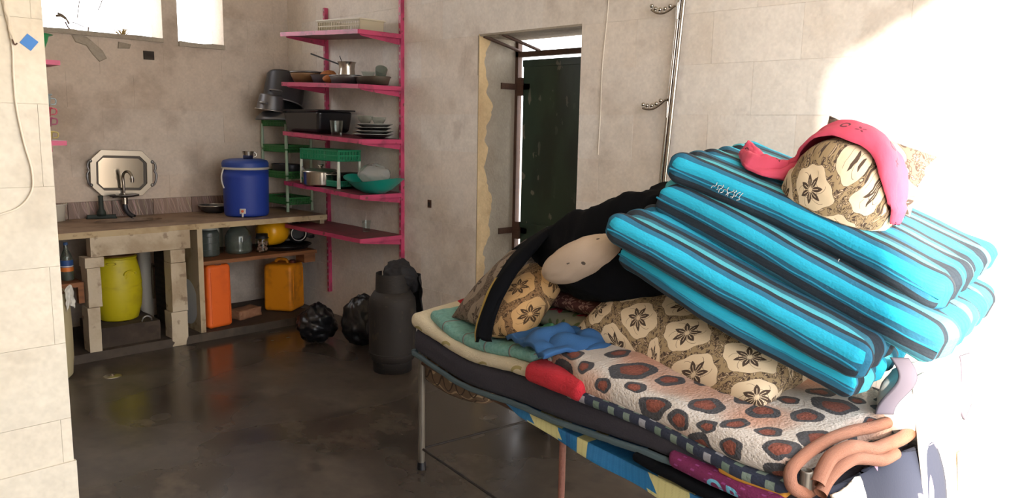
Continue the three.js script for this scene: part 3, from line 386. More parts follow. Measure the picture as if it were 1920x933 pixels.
for (let i = 0; i < 4; i++) { const t = thing('dinner_plate', ['bottom plate of the stack with dark glass rims on the third pink shelf', 'second plate from the bottom of the stack on the third pink shelf', 'third plate from the bottom of the stack on the third pink shelf', 'top plate of the stack under the glass bowls on the third pink shelf'][i], 'plate', at(2, -0.19 + 0.006 * (i % 2), 1.52 + 0.004 * i, 0.024 * i)); const r = [0.145, 0.14, 0.132, 0.13][i]; part('plate_body', lathe([[0.001, 0.003], [0.075, 0.0], [0.085, 0.004], [r - 0.012, 0.02], [r, 0.026], [r - 0.002, 0.03], [r - 0.02, 0.024], [0.08, 0.01], [0.001, 0.008]], 44), i % 2 ? col(0x6d6c6a, 0.15, 0.3) : col(0x343436, 0.15, 0.2), t); part('rim', new THREE.TorusGeometry(r, 0.0025, 6, 48).rotateX(Math.PI / 2).translate(0, 0.028, 0), col(0xa6a6a2, 0.25, 0.4), t); t.userData.group = 'plates on the third pink shelf'; }
for (const [x, z, r, lab] of [[-0.2, 1.44, 0.06, 'clear glass bowl on the left of the plate stack'], [-0.18, 1.58, 0.055, 'clear low glass bowl on the right of the plate stack']]) part('bowl_body', vessel([[r * 0.55, 0], [r * 0.9, 0.03], [r, r * 0.9]], 0.003, 28), glass, thing('glass_bowl', lab, 'bowl', at(2, x, z, 0.102)));
// fourth shelf
{ const t = thing('cooking_pot', 'shiny steel lidded pot with side handles on the fourth pink shelf', 'pot', [-0.26, shY(3, 0.99), 0.99]); t.position.x = -0.3; part('pot_body', lathe([[0.001, 0], [0.125, 0], [0.135, 0.012], [0.135, 0.1], [0.14, 0.104]], 44), chrome, t); const l = part('lid', lathe([[0.14, 0.104], [0.138, 0.112], [0.1, 0.124], [0.001, 0.132]], 44), steel, t); part('knob', lathe([[0.001, 0.13], [0.012, 0.131], [0.012, 0.142], [0.024, 0.15], [0.022, 0.158], [0.001, 0.16]], 20), chrome, l); for (const s of [-1, 1]) part('handle', tubeG([[0.03, 0.085, s * 0.13], [0.03, 0.09, s * 0.165], [-0.03, 0.09, s * 0.165], [-0.03, 0.085, s * 0.13]], 0.006, 20, 6), steel, t); }
solo('spoon', rod(V3(-0.33, 1.205, 0.83), V3(-0.33, 1.255, 0.76), 0.006), dullSteel, 'steel spoon handle sticking up left of the shiny pot', 'spoon');
{ const t = thing('saucepan', 'black saucepan standing behind the shiny pot on the fourth pink shelf', 'saucepan', [-0.13, shY(3, 1.12), 1.12]); part('pan_body', vessel([[0.085, 0], [0.095, 0.06], [0.098, 0.09]], 0.003, 36), enamel, t); part('handle', rod(V3(0, 0.08, 0.09), V3(-0.02, 0.1, 0.2), 0.009), blackPlastic, t); part('lid', lathe([[0.1, 0.09], [0.08, 0.104], [0.001, 0.11]], 36), enamel, t); }
{ const t = thing('plastic_bowl', 'wide turquoise plastic bowl on the fourth pink shelf', 'bowl', [-0.215, shY(3, 1.56), 1.56]); const g = vessel([[0.09, 0], [0.15, 0.03], [0.2, 0.07], [0.235, 0.1], [0.245, 0.102]], 0.004, 56); warp(g, (x, y, z) => V3(x * 0.72, y + 0.018 * (y / 0.1) * Math.cos(2 * Math.atan2(x, z)), z * 1.18)); g.computeVertexNormals(); part('bowl_body', g, col(0x14a08e, 0.35), t); }
{ const g = new THREE.SphereGeometry(0.13, 40, 28); warp(g, (x, y, z) => { const k = 1 + 0.28 * fbm(x * 9, y * 9, z * 9, 4); return V3(x * k * 0.8, y * k * 0.68, z * k * 1.15); }); const p = [-0.2, shY(3, 1.56) + 0.12, 1.55]; solo('plastic_bag', smooth(g).translate(...p), film, 'crumpled clear plastic bag heaped in the turquoise bowl', 'bag'); }
{ const t = thing('glass_cup', 'small clear tea glass with a handle alone on the lowest pink shelf', 'cup', at(4, -0.15, 1.37)); part('glass_body', vessel([[0.026, 0], [0.028, 0.03], [0.035, 0.085]], 0.003, 26), glass, t); part('handle', tubeG([[0, 0.07, -0.032], [0, 0.066, -0.055], [0, 0.03, -0.052], [0, 0.024, -0.028]], 0.004, 18, 6), glass, t); }

// ---------------------------------------------------------------- under the worktop
const SH = 0.578; // top of the wooden shelf
{ const t = thing('plastic_jar', 'tall grey translucent plastic jar with a pale screw lid, left on the wooden shelf', 'jar', [-0.985, SH, 0.5]); part('jar_body', lathe([[0.001, 0], [0.07, 0], [0.078, 0.01], [0.078, 0.17], [0.07, 0.19], [0.06, 0.2], [0.001, 0.2]], 36), col(0x474d49, 0.3), t); part('lid', lathe([[0.064, 0.2], [0.064, 0.222], [0.06, 0.226], [0.001, 0.226]], 36), col(0xaab0ac, 0.5), t); for (const y of [0.05, 0.1, 0.15]) part('ridge', new THREE.TorusGeometry(0.078, 0.0025, 6, 36).rotateX(Math.PI / 2).translate(0, y, 0), col(0x4c534f, 0.3), t); }
{ const t = thing('glass_jar', 'narrow clear glass jar between the grey jar and the wide jar', 'jar', [-0.885, SH, 0.42]); part('jar_body', vessel([[0.045, 0], [0.05, 0.01], [0.05, 0.19], [0.04, 0.21]], 0.003, 30), glass, t); part('lid', lathe([[0.043, 0.21], [0.043, 0.225], [0.001, 0.226]], 28), steel, t); }
{ const t = thing('plastic_jar', 'wide clear ribbed plastic jar with greenish contents on the wooden shelf', 'jar', [-0.755, SH, 0.52]); part('jar_body', vessel([[0.085, 0], [0.1, 0.012], [0.102, 0.03], [0.096, 0.045], [0.102, 0.06], [0.1, 0.13], [0.085, 0.17], [0.06, 0.2], [0.055, 0.22]], 0.003, 40), cloudy, t); part('contents', lathe([[0.001, 0.006], [0.085, 0.008], [0.092, 0.03], [0.09, 0.075], [0.001, 0.08]], 30), col(0x5f6a50, 0.7), t); part('cap', lathe([[0.058, 0.215], [0.058, 0.236], [0.001, 0.236]], 28), cloudy, t); }
{ const t = thing('glass_jar', 'small glass jar of mixed sweets with a black lid on the wooden shelf', 'jar', [-0.6, SH, 0.6]); part('jar_body', vessel([[0.045, 0], [0.05, 0.008], [0.05, 0.1], [0.042, 0.112]], 0.003, 30), glass, t); part('lid', lathe([[0.05, 0.112], [0.05, 0.118], [0.044, 0.118], [0.044, 0.148], [0.001, 0.15]], 28), black, t);
  const g = []; for (let i = 0; i < 60; i++) { const a = rr(0, 6.28), r = 0.04 * Math.sqrt(rnd()); g.push(new THREE.SphereGeometry(0.009, 6, 5).translate(r * Math.cos(a), rr(0.012, 0.085), r * Math.sin(a))); } const c = part('sweets', g, col(0xa87f70, 0.6), t); c.userData.kind = 'stuff'; }
{ const t = thing('plastic_kettle', 'shiny yellow round pot lying on its side under the worktop', 'pot', [-0.45, 0.722, 0.5]); const g = lathe([[0.001, -0.11], [0.06, -0.11], [0.095, -0.1], [0.108, -0.06], [0.112, 0], [0.108, 0.05], [0.09, 0.1], [0.001, 0.105]], 44); g.rotateZ(-Math.PI / 2); const m = col(0xe3a213, 0.3); part('pot_body', g, m, t); part('foot', lathe([[0.05, 0], [0.055, 0.012], [0.001, 0.014]], 28).rotateZ(Math.PI / 2).translate(-0.105, 0, 0), m, t); t.rotation.y = 0.35; }
{ const t = thing('metal_kettle', 'grey metal teapot lying with its dark open mouth toward the room', 'teapot', [-0.235, 0.694, 0.5]); const g = lathe([[0.001, 0.09], [0.04, 0.088], [0.075, 0.06], [0.085, 0.02], [0.082, -0.02], [0.06, -0.06], [0.058, -0.06], [0.05, -0.055], [0.05, 0.0], [0.001, 0.0]], 40); g.rotateX(-Math.PI / 2); part('pot_body', g, alum, t); part('mouth', new THREE.CircleGeometry(0.05, 28).translate(0, 0, 0.012), black, t); part('rim', new THREE.TorusGeometry(0.058, 0.005, 8, 40).translate(0, 0, 0.06), steel, t); part('spout', tubeG([[0.07, -0.02, 0], [0.1, -0.035, 0.02], [0.12, -0.03, 0.05]], 0.014, 16, 8), alum, t); t.rotation.y = -0.35; }
multi('enamel_tray', 'black speckled round tray under the yellow pot on the wooden shelf', 'tray', [['tray_body', vessel([[0.17, 0], [0.195, 0.025], [0.2, 0.03]], 0.003, 52).scale(1.08, 1, 0.9).translate(-0.36, SH + 0.002, 0.52), std({ map: dataTex(256, 256, (u, v) => vn(u, v, 90, 3) > 0.86 ? [96, 98, 104] : [22, 22, 26], 0.2, 0.2), roughness: 0.3 })], ['rim', new THREE.TorusGeometry(0.2, 0.004, 6, 56).rotateX(Math.PI / 2).scale(1.08, 1, 0.9).translate(-0.36, SH + 0.032, 0.52), enamel]]);
// jerrycans
function jerrycan(name, label, w, h, d, m, capm, pos, turn) {
  const t = thing(name, label, 'jerrycan', pos, turn);
  const g = slab(w, h, d, 0.03, (x, y, z) => { const k = 1 - 0.04 * sstep(0.85 * h, h, y); return V3((x - w / 2) * k + 0.003 * N(y * 8, z * 8), y, (z - d / 2) * k + 0.003 * N(x * 9, y * 7, 4)); }, 10, 10, 4);
  part('can_body', g, m, t); for (const x of [-1, 1]) part('seam', [rod(V3(x * w * 0.36, 0.04, d / 2 + 0.0005), V3(x * w * 0.36, h - 0.05, d / 2 + 0.0005), 0.003, 6)], m, t);
  part('handle', tubeG([[0, h - 0.012, -d * 0.3], [0, h + 0.02, -d * 0.22], [0, h + 0.026, 0], [0, h + 0.02, d * 0.1], [0, h - 0.012, d * 0.16]], 0.013, 24, 8), m, t); part('cap', lathe([[0.001, 0], [0.026, 0], [0.026, 0.024], [0.022, 0.028], [0.001, 0.028]], 24).translate(0, h - 0.004, d * 0.32), capm, t); return t; }
const stainTex = (a, b, o) => std({ map: dataTex(256, 256, (u, v) => mix3(a, b, sstep(0.5, 0.8, tn(u, v, 4, o, 4)) * 0.55), 0.5, 0.5), roughness: 0.5 });
jerrycan('jerrycan', 'tall bright orange plastic jerrycan beside the divider under the wooden shelf', 0.2, 0.478, 0.16, stainTex([235, 106, 36], [214, 92, 34], 961), rustRed, [-1.015, 0.062, 0.64], 0.12);
jerrycan('jerrycan', 'yellow-orange plastic jerrycan with a dark red cap near the right wall', 0.25, 0.39, 0.25, stainTex([226, 142, 20], [150, 84, 18], 971), col(0x5e2a22, 0.5), [-0.345, 0.062, 0.46], 0.62);
{ const g = new THREE.BoxGeometry(0.22, 0.07, 0.13, 12, 5, 8); warp(g, (x, y, z) => { const k = 1 + 0.16 * fbm(x * 12, y * 12, z * 12); return V3(x * k, y * k, z * k); }); solo('brick', worldUV(smooth(g).toNonIndexed()).rotateY(0.3).translate(-0.72, 0.098, 0.52), std({ map: dataTex(128, 128, (u, v) => mix3([176, 132, 100], [130, 88, 66], tn(u, v, 6, 981, 4)), 0.2, 0.2), roughness: 0.95 }), 'rough broken brick lying on the ledge between the two jerrycans', 'brick'); }
// round tray standing on edge behind the right pillar
multi('metal_tray', 'large round steel tray standing on edge between the stone pillar and the divider', 'tray', [['tray_body', (() => { const g = lathe([[0.001, 0], [0.17, 0.0], [0.185, 0.022], [0.212, 0.028], [0.212, 0.031], [0.182, 0.026], [0.168, 0.004], [0.001, 0.004]], 60); g.rotateZ(-Math.PI / 2); g.scale(1, 0.92, 0.86); g.rotateY(0.14); return g.translate(-1.2, 0.262, 0.58); })(), col(0xd4d6d8, 0.5, 0.5)]]);
// yellow drum on a stone block
{ const t = thing('plastic_drum', 'yellow plastic drum with moulded grips under the basin', 'drum', [-1.655, 0.2, 0.52]); const m = stainTex([190, 176, 20], [158, 142, 24], 991);
  part('drum_body', lathe([[0.001, 0], [0.11, 0], [0.125, 0.012], [0.15, 0.1], [0.158, 0.2], [0.155, 0.23], [0.157, 0.26], [0.15, 0.34], [0.133, 0.41], [0.126, 0.43], [0.126, 0.452], [0.001, 0.455]], 56), m, t);
  part('neck_ring', new THREE.TorusGeometry(0.128, 0.007, 8, 56).rotateX(Math.PI / 2).translate(0, 0.44, 0), m, t); part('lid', lathe([[0.122, 0.45], [0.118, 0.466], [0.001, 0.468]], 44), col(0x6d4a26, 0.6), t);
  const grip = (a, y) => { const g = new THREE.TorusGeometry(0.042, 0.011, 8, 24, Math.PI); g.scale(1, 0.62, 1); g.rotateX(-0.15); g.translate(0, y, 0.146); g.rotateY(a); return g; }; part('grip', [grip(0.3, 0.33), (() => { const g = box(-0.045, 0.045, 0.3, 0.335, 0.13, 0.15, 0.008); return g.rotateY(0.3); })()], m, t); part('grip', grip(-2.6, 0.33), m, t); part('vent', new THREE.TorusGeometry(0.03, 0.004, 6, 24).scale(1, 0.35, 1).translate(0, 0.41, 0.132).rotateY(-0.55), col(0x8e7d10, 0.5), t); }
solo('stone_block', (() => { const g = new THREE.BoxGeometry(0.4, 0.14, 0.4, 10, 5, 8).translate(-1.655, 0.128, 0.53); warp(g, (x, y, z) => V3(x + 0.006 * fbm(x * 9, y * 9, z * 9), y + 0.006 * N(x * 6, z * 6), z + 0.006 * fbm(x * 9, y * 9, 3))); g.computeVertexNormals(); return worldUV(g); })(), std({ map: floorTex, color: 0xe0d0c6, bumpMap: plasterBump, bumpScale: 0.01, roughness: 0.9 }), 'dark grey stone block carrying the yellow drum', 'stone block');
multi('metal_clamp', 'small bent metal wire handle lying at the foot of the yellow drum', 'handle', [['wire', [tubeG([[-1.57, 0.2, 0.71], [-1.56, 0.225, 0.715], [-1.535, 0.235, 0.715], [-1.51, 0.22, 0.715], [-1.505, 0.2, 0.71]], 0.006, 24, 8)], dullSteel]]);
solo('drain_pipe', tubeG([[-1.335, 0.06, 0.16], [-1.34, 0.3, 0.16], [-1.34, 0.6, 0.16], [-1.37, 0.7, 0.2]], 0.045, 30, 14), col(0xb9b2a4, 0.5), 'thick pale drain pipe behind the yellow drum', 'pipe');
multi('stop_valve', 'small brass stop valve on the back wall right of the drain pipe', 'valve', [['valve_body', [rod(V3(-1.235, 0.47, 0.02), V3(-1.235, 0.47, 0.1), 0.012), rod(V3(-1.26, 0.47, 0.1), V3(-1.21, 0.47, 0.1), 0.008), rod(V3(-1.235, 0.2, 0.03), V3(-1.235, 0.47, 0.03), 0.009)], col(0x8d8168, 0.4, 0.7)]]);
// left bay: bottle, barrel, sack
{ const t = thing('water_bottle', 'clear plastic bottle with a blue and orange label on the small left shelf', 'bottle', [-1.99, 0.531, 0.62]); part('bottle_body', vessel([[0.028, 0], [0.038, 0.008], [0.038, 0.14], [0.03, 0.17], [0.013, 0.21], [0.012, 0.24]], 0.002, 30), cloudy, t); part('label', new THREE.CylinderGeometry(0.0386, 0.0386, 0.075, 30, 1, true).translate(0, 0.1, 0), std({ side: THREE.DoubleSide, roughness: 0.5, map: canvasTex(128, 64, (c, w, h) => { c.fillStyle = '#274b86'; c.fillRect(0, 0, w, h); c.fillStyle = '#d97a35'; c.fillRect(0, h * 0.62, w, h * 0.38); c.fillStyle = '#e6e6e0'; c.fillRect(0, h * 0.5, w, 5); c.fillStyle = '#b03a3a'; c.fillRect(w * 0.3, 8, w * 0.25, 16); }, 1, 1) }), t); part('cap', lathe([[0.014, 0.236], [0.014, 0.252], [0.001, 0.253]], 16), col(0x3d5a86, 0.5), t); }
{ const t = thing('plastic_bottle', 'dark blue plastic bottle behind the labelled bottle on the left shelf', 'bottle', [-2.05, 0.531, 0.48]); part('bottle_body', lathe([[0.001, 0], [0.04, 0.002], [0.042, 0.12], [0.03, 0.16], [0.014, 0.19], [0.014, 0.21], [0.001, 0.21]], 26), col(0x28405e, 0.4), t); part('cap', lathe([[0.016, 0.205], [0.016, 0.225], [0.001, 0.226]], 16), whitePlastic, t); }
{ const t = thing('plastic_barrel', 'tall cream plastic barrel standing on the floor in front of the left bay', 'barrel', [-2.215, 0, 0.99]); part('barrel_body', lathe([[0.001, 0], [0.1, 0], [0.118, 0.02], [0.128, 0.12], [0.13, 0.3], [0.126, 0.45], [0.105, 0.53], [0.1, 0.55], [0.095, 0.55], [0.1, 0.5], [0.001, 0.48]], 48), col(0xb7ab88, 0.55), t); part('neck_ring', new THREE.TorusGeometry(0.103, 0.008, 8, 44).rotateX(Math.PI / 2).translate(0, 0.54, 0), col(0x7c5a3a, 0.6), t); }
solo('plastic_sheet', sheet((s, t) => V3(-2.14 + 0.06 * s + 0.008 * N(s * 4, t * 5), 0.56 - 0.13 * t + 0.03 * Math.sin(s * 3), 1.06 + 0.05 * (1 - s) + 0.014 * N(s * 5, t * 6, 3)), 12, 14, 0.002), whitePlastic, 'white plastic scrap hanging over the rim of the cream barrel', 'plastic');

// left wall shelves seen edge-on past the pale wall end, with their load
{ const t = thing('shelf_unit', 'pink wall shelves on the left kitchen wall, only their tips showing past the pale wall', 'shelf unit', [-2.9, 1.45, 1.9]);
  for (const [y, d] of [[0.385, 0.57], [0.005, 0.575]]) { part('shelf_board', worldUV(box(0, d, y, y + 0.022, -0.3, 0.12)), pinkMat, t); part('bracket', worldUV(box(0, d - 0.06, y - 0.03, y, 0.1, 0.105)), pinkMat, t); }
  part('upright', worldUV(box(0, 0.03, -0.4, 0.9, -0.02, 0.01)), pinkMat, t); }
{ const t = thing('plastic_bowl', 'green plastic bowl on the upper left pink shelf, cut off by the pale wall', 'bowl', [-2.46, 1.858, 1.9]); part('bowl_body', vessel([[0.06, 0], [0.09, 0.04], [0.11, 0.09], [0.116, 0.115], [0.135, 0.122]], 0.004, 44), col(0x2c9a5c, 0.4), t); }
[[0x8f9a9a, 'grey cup, topmost of the cups on the lower left pink shelf'], [0xb24a58, 'red cup, second from the top of the cups on the lower left pink shelf'], [0x9a4a66, 'plum cup, third from the top of the cups on the lower left pink shelf'], [0xb3a460, 'yellowish cup, lowest of the cups on the lower left pink shelf']].forEach(([c, lab], i) => { const y = [1.64, 1.592, 1.544, 1.478][i], t = thing('stacked_cup', lab, 'cup', [-2.385, y, 1.9], 0, 'cups stacked on the lower left pink shelf'); const m = col(c, 0.4); part('cup_body', vessel([[0.028, 0], [0.032, 0.03], [0.036, i === 0 ? 0.062 : 0.045]], 0.003, 28), m, t); part('rim', new THREE.TorusGeometry(0.038, 0.004, 6, 28).rotateX(Math.PI / 2).translate(0, i === 0 ? 0.058 : 0.042, 0), m, t); part('handle', tubeG([[0.03, 0.04, 0.01], [0.052, 0.036, 0.012], [0.05, 0.014, 0.012], [0.03, 0.01, 0.01]], 0.004, 14, 6), m, t); });

// ---------------------------------------------------------------- on the floor
multi('floor_drain', 'shiny round metal drain cover on the wet floor', 'drain', [['cover', lathe([[0.001, 0.006], [0.045, 0.005], [0.052, 0.002], [0.054, 0]], 36).translate(-1.93, 0, 1.19), steel], ['knob', lathe([[0.001, 0.016], [0.01, 0.014], [0.014, 0.005]], 16).translate(-1.93, 0, 1.19), chrome]]);
{ const t = thing('gas_cylinder', 'dark rusty gas cylinder with a collar standing by the wall left of the bed', 'gas cylinder', [-0.54, 0, 2.225]); const m = std({ map: paint([38, 34, 32], [56, 47, 40], 1001, 0.5), roughness: 0.7 });
  part('cylinder_body', lathe([[0.001, 0.05], [0.1, 0.05], [0.14, 0.08], [0.152, 0.12], [0.154, 0.42], [0.148, 0.48], [0.12, 0.525], [0.06, 0.545], [0.001, 0.55]], 52), m, t); part('foot_ring', vessel([[0.125, 0], [0.128, 0.09]], 0.006, 44), m, t); part('weld_seam', new THREE.TorusGeometry(0.155, 0.003, 6, 56).rotateX(Math.PI / 2).translate(0, 0.13, 0), m, t);
  part('collar', new THREE.CylinderGeometry(0.105, 0.11, 0.12, 36, 1, true, 3.2, 4.6).translate(0, 0.585, 0), std({ map: m.map, roughness: 0.7, side: THREE.DoubleSide }), t); part('valve', [rod(V3(0, 0.545, 0), V3(0, 0.6, 0), 0.014), rod(V3(-0.03, 0.6, 0), V3(0.03, 0.6, 0), 0.01)], col(0x8a7a50, 0.4, 0.7), t); }
{ const g = new THREE.SphereGeometry(1, 48, 32); warp(g, (x, y, z) => { const k = 1 + 0.3 * fbm(x * 2.2, y * 2.2, z * 2.2, 4) + 0.06 * fbm(x * 7, y * 7, z * 7); return V3(x * 0.115 * k, y * 0.1 * k + (x > 0.2 ? -0.12 * (x - 0.2) : 0), z * 0.115 * k); }); solo('black_cloth', smooth(g).translate(-0.47, 0.62, 2.22), std({ color: 0x17161a, roughness: 0.75 }), 'crumpled black bag lying on top of the gas cylinder', 'bag'); }
solo('black_cloth', sheet((s, t) => V3(-0.395 + 0.06 * Math.sin(s * 3) + 0.03 * N(s * 4, t * 3), 0.62 - 0.34 * t, 2.34 - 0.2 * s + 0.02 * N(s * 5, t * 4, 5)), 16, 16, 0.004), std({ color: 0x19181b, roughness: 0.8 }), 'black cloth hanging down behind the gas cylinder', 'cloth');
{ const bag = (x, z, r, h, lab, sd) => { const g = new THREE.SphereGeometry(1, 56, 36); warp(g, (a, b, c) => { const k = 1 + 0.34 * fbm(a * 2 + sd, b * 2, c * 2, 4) + 0.05 * Math.abs(fbm(a * 8, b * 6, c * 8 + sd)); return V3(a * r * k, Math.max(-0.92, b) * h * k * (b > 0.4 ? 1 + 0.25 * (b - 0.4) : 1), c * r * k); }); const s = smooth(g); s.computeBoundingBox(); solo('bin_bag', s.translate(x, -s.boundingBox.min.y + 0.001, z), col(0x131318, 0.3), lab, 'bag'); };
  bag(-0.58, 1.36, 0.14, 0.13, 'black plastic bag on the floor nearest the worktop ledge', 1.3); bag(-0.36, 1.62, 0.15, 0.17, 'black plastic bag on the floor beside the gas cylinder', 4.7); }

// ---------------------------------------------------------------- shop display rail leaning on the right wall
{ const t = thing('display_rail', 'tall slotted chrome display upright with two knobbed arms leaning on the wall', 'display rail', [-0.04, 0, 3.9]); const top = V3(-0.02, 2.95, 0.12), bot = V3(-0.02, 0.0, -0.02); const pz = (y) => lerp(0.0155, 0.0775, (y - 1.309) / 0.922) + 0.0; const P = (y, dz = 0, dx = 0) => V3(dx, y, pz(y) + dz);
  part('upright', [rod(P(0.0, 0.011), P(3.1, 0.011), 0.0105, 14)], chrome, t); part('upright', [rod(P(0.0, -0.013), P(3.1, -0.013), 0.0095, 14)], chrome, t); part('slot_strip', [rod(P(0, -0.001, 0.004), P(3.1, -0.001, 0.004), 0.006, 8), ...[...Array(46)].map((_, i) => box(-0.004, 0.0, 0.9 + i * 0.045, 0.922 + i * 0.045, pz(0.91 + i * 0.045) - 0.004, pz(0.91 + i * 0.045) + 0.002))], rustMat, t).userData.kind = 'stuff';
  for (const [y0, s] of [[2.2, 1], [1.712, 0]]) { const pts = s ? [[0, 0, -0.012], [0, 0.005, -0.03], [0, -0.012, -0.06], [0, -0.024, -0.1], [0, -0.018, -0.14], [0, 0.0, -0.172]] : [[0, 0.03, -0.012], [0, 0.026, -0.03], [0, 0.004, -0.06], [0, -0.016, -0.1], [0, -0.018, -0.14], [0, -0.012, -0.165]]; const z0 = pz(y0);
    const a = part('arm', [tubeG(pts.map(([x, y, z]) => V3(x - 0.012, y0 + y, z0 + z)), 0.0062, 36, 8), rod(V3(-0.012, y0 - 0.06, z0 - 0.014), V3(-0.012, y0 + 0.02, z0 - 0.014), 0.007)], chrome, t);
    const c = new THREE.CatmullRomCurve3(pts.map((p) => V3(...p)), false, 'centripetal'); for (const k of [0.3, 0.48, 0.66, 0.83, 0.99]) { const p = c.getPointAt(k); part('knob', [new THREE.SphereGeometry(0.0105, 14, 10).translate(p.x - 0.012, y0 + p.y + 0.019, z0 + p.z), rod(V3(p.x - 0.012, y0 + p.y, z0 + p.z), V3(p.x - 0.012, y0 + p.y + 0.012, z0 + p.z), 0.004, 6)], chrome, a); } } }
// wires and rubbish in the window
for (const [pts, lab] of [[[[-1.52, 2.95, -0.1], [-1.56, 2.6, -0.1], [-1.6, 2.42, -0.1], [-1.62, 2.3, -0.1]], 'thin loose wire hanging in the window left of its middle'], [[[-1.46, 2.95, -0.12], [-1.42, 2.6, -0.12], [-1.44, 2.45, -0.12], [-1.47, 2.38, -0.12]], 'thin loose wire hanging near the middle of the window']]) solo('window_wire', tubeG(pts, 0.003, 30, 6), col(0x6d5c4a, 0.7), lab, 'wire');
solo('plant_tuft', (() => { const g = []; for (let i = 0; i < 26; i++) { const a = rr(0, 6.28), r = rr(0.02, 0.06); g.push(rod(V3(-1.33, 2.2, -0.06), V3(-1.33 + r * Math.cos(a), 2.215 + rr(0.01, 0.05), -0.06 + 0.5 * r * Math.sin(a)), 0.003, 4)); } return g; })(), col(0xa08a58, 0.9), 'tuft of dry straw on the window sill', 'straw');
solo('window_wire', [tubeG([[-1.72, 2.26, -0.03], [-1.7, 2.215, -0.01], [-1.64, 2.19, 0.0], [-1.585, 2.205, -0.01], [-1.57, 2.24, -0.03]], 0.005, 24, 6), tubeG([[-1.72, 2.26, -0.03], [-1.66, 2.262, -0.03], [-1.6, 2.24, -0.03]], 0.003, 16, 6)], rustMat, 'bent wire loop lying over the left part of the window sill', 'wire');
solo('twig', [tubeG([[-1.76, 2.32, -0.05], [-1.73, 2.31, -0.05], [-1.7, 2.275, -0.05], [-1.69, 2.25, -0.05]], 0.006, 16, 6), tubeG([[-1.77, 2.30, -0.05], [-1.74, 2.305, -0.05], [-1.71, 2.29, -0.05]], 0.01, 12, 6)], col(0x6f6252, 0.9), 'small twig stuck upright at the left end of the window', 'twig');

// ---------------------------------------------------------------- cloth prints
function flower(c, x, y, r, pet, fill, core, rot = 0) { c.save(); c.translate(x, y); c.rotate(rot); for (let i = 0; i < pet; i++) { c.rotate(2 * Math.PI / pet); c.beginPath(); c.moveTo(0, -r * 0.16); c.bezierCurveTo(r * 0.3, -r * 0.42, r * 0.2, -r * 0.8, 0, -r * 1.05); c.bezierCurveTo(-r * 0.2, -r * 0.8, -r * 0.3, -r * 0.42, 0, -r * 0.16); c.fillStyle = fill; c.fill(); c.strokeStyle = core; c.lineWidth = Math.max(1, r * 0.05); c.beginPath(); c.moveTo(0, -r * 0.2); c.lineTo(0, -r * 0.7); c.stroke(); } c.beginPath(); c.arc(0, 0, r * 0.13, 0, 7); c.fillStyle = core; c.fill(); c.restore(); }
function brocade(bg, mid, dark, cream) { return (c, w, h) => {
  c.fillStyle = mid; c.fillRect(0, 0, w, h); let s = 77; const r = () => (s = (s * 16807) % 2147483647) / 2147483647;
  const wrap = (x, y, m, f) => { for (const dx of [-w, 0, w]) for (const dy of [-h, 0, h]) if (x + dx > -m && x + dx < w + m && y + dy > -m && y + dy < h + m) f(x + dx, y + dy); };
  for (let i = 0; i < 420; i++) { const x = r() * w, y = r() * h, a = r() * 6.28, l = 24 + 26 * r(), d = r() < 0.5; wrap(x, y, 50, (X, Y) => { c.save(); c.translate(X, Y); c.rotate(a); c.beginPath(); c.moveTo(0, 0); c.quadraticCurveTo(l * 0.5, -l * 0.34, l, 0); c.quadraticCurveTo(l * 0.5, l * 0.34, 0, 0); c.fillStyle = d ? bg : mid; c.fill(); c.strokeStyle = dark; c.lineWidth = 3; c.stroke(); if (r() < 0.16) { c.fillStyle = dark; c.fill(); } c.restore(); }); }
  for (const [fx, fy] of [[0, 0], [0.5, 0.5]]) wrap(fx * w, fy * h, w * 0.3, (X, Y) => { const R = w * 0.37; c.beginPath(); for (let i = 0; i <= 40; i++) { const a = i / 40 * 2 * Math.PI, k = Math.pow(Math.pow(Math.abs(Math.cos(a)), 1.35) + Math.pow(Math.abs(Math.sin(a)), 1.35), -1 / 1.35) * (1 + 0.04 * Math.sin(a * 8)); const q = [X + R * 1.05 * k * Math.cos(a), Y + R * 0.85 * k * Math.sin(a)]; i ? c.lineTo(...q) : c.moveTo(...q); } c.fillStyle = cream; c.fill(); c.strokeStyle = dark; c.lineWidth = 2; c.stroke();
    c.strokeStyle = dark; c.lineWidth = 2.2; for (let k = 0; k < 6; k++) { c.beginPath(); c.ellipse(X + R * 0.24 * Math.cos(k * 1.05), Y + R * 0.2 * Math.sin(k * 1.05), R * 0.48, R * 0.26, k * 1.05 + 0.6, 0, 4.2); c.stroke(); }
    flower(c, X, Y, R * 0.52, 7, dark, cream, 0.2); });
}; }
const cloth = (draw, sx, sy, w = 512, h = 512, o = {}) => std({ map: canvasTex(w, h, draw, sx, sy), bumpMap: weave, bumpScale: 0.0012, roughness: 0.95, ...o });
const weave = dataTex(256, 256, (u, v) => { const k = 128 + (tn(u, v, 24, 1201, 3) - 0.5) * 120; return [k, k, k]; }, 0.16, 0.16, false);
const fuzz = dataTex(256, 256, (u, v) => { const k = 128 + (tn(u, v, 32, 1221, 3) - 0.5) * 220; return [k, k, k]; }, 0.2, 0.2, false);
const brocadeMat = cloth(brocade('#b49c7e', '#96805f', '#46362a', '#d2bd9e'), 0.265, 0.265);
const brocadeDull = cloth(brocade('#85766a', '#6c5e50', '#40342c', '#8e8072'), 0.3, 0.3);
const brocadeWarm = cloth(brocade('#a98a64', '#8c6c4a', '#47331f', '#c09a6a'), 0.26, 0.26);
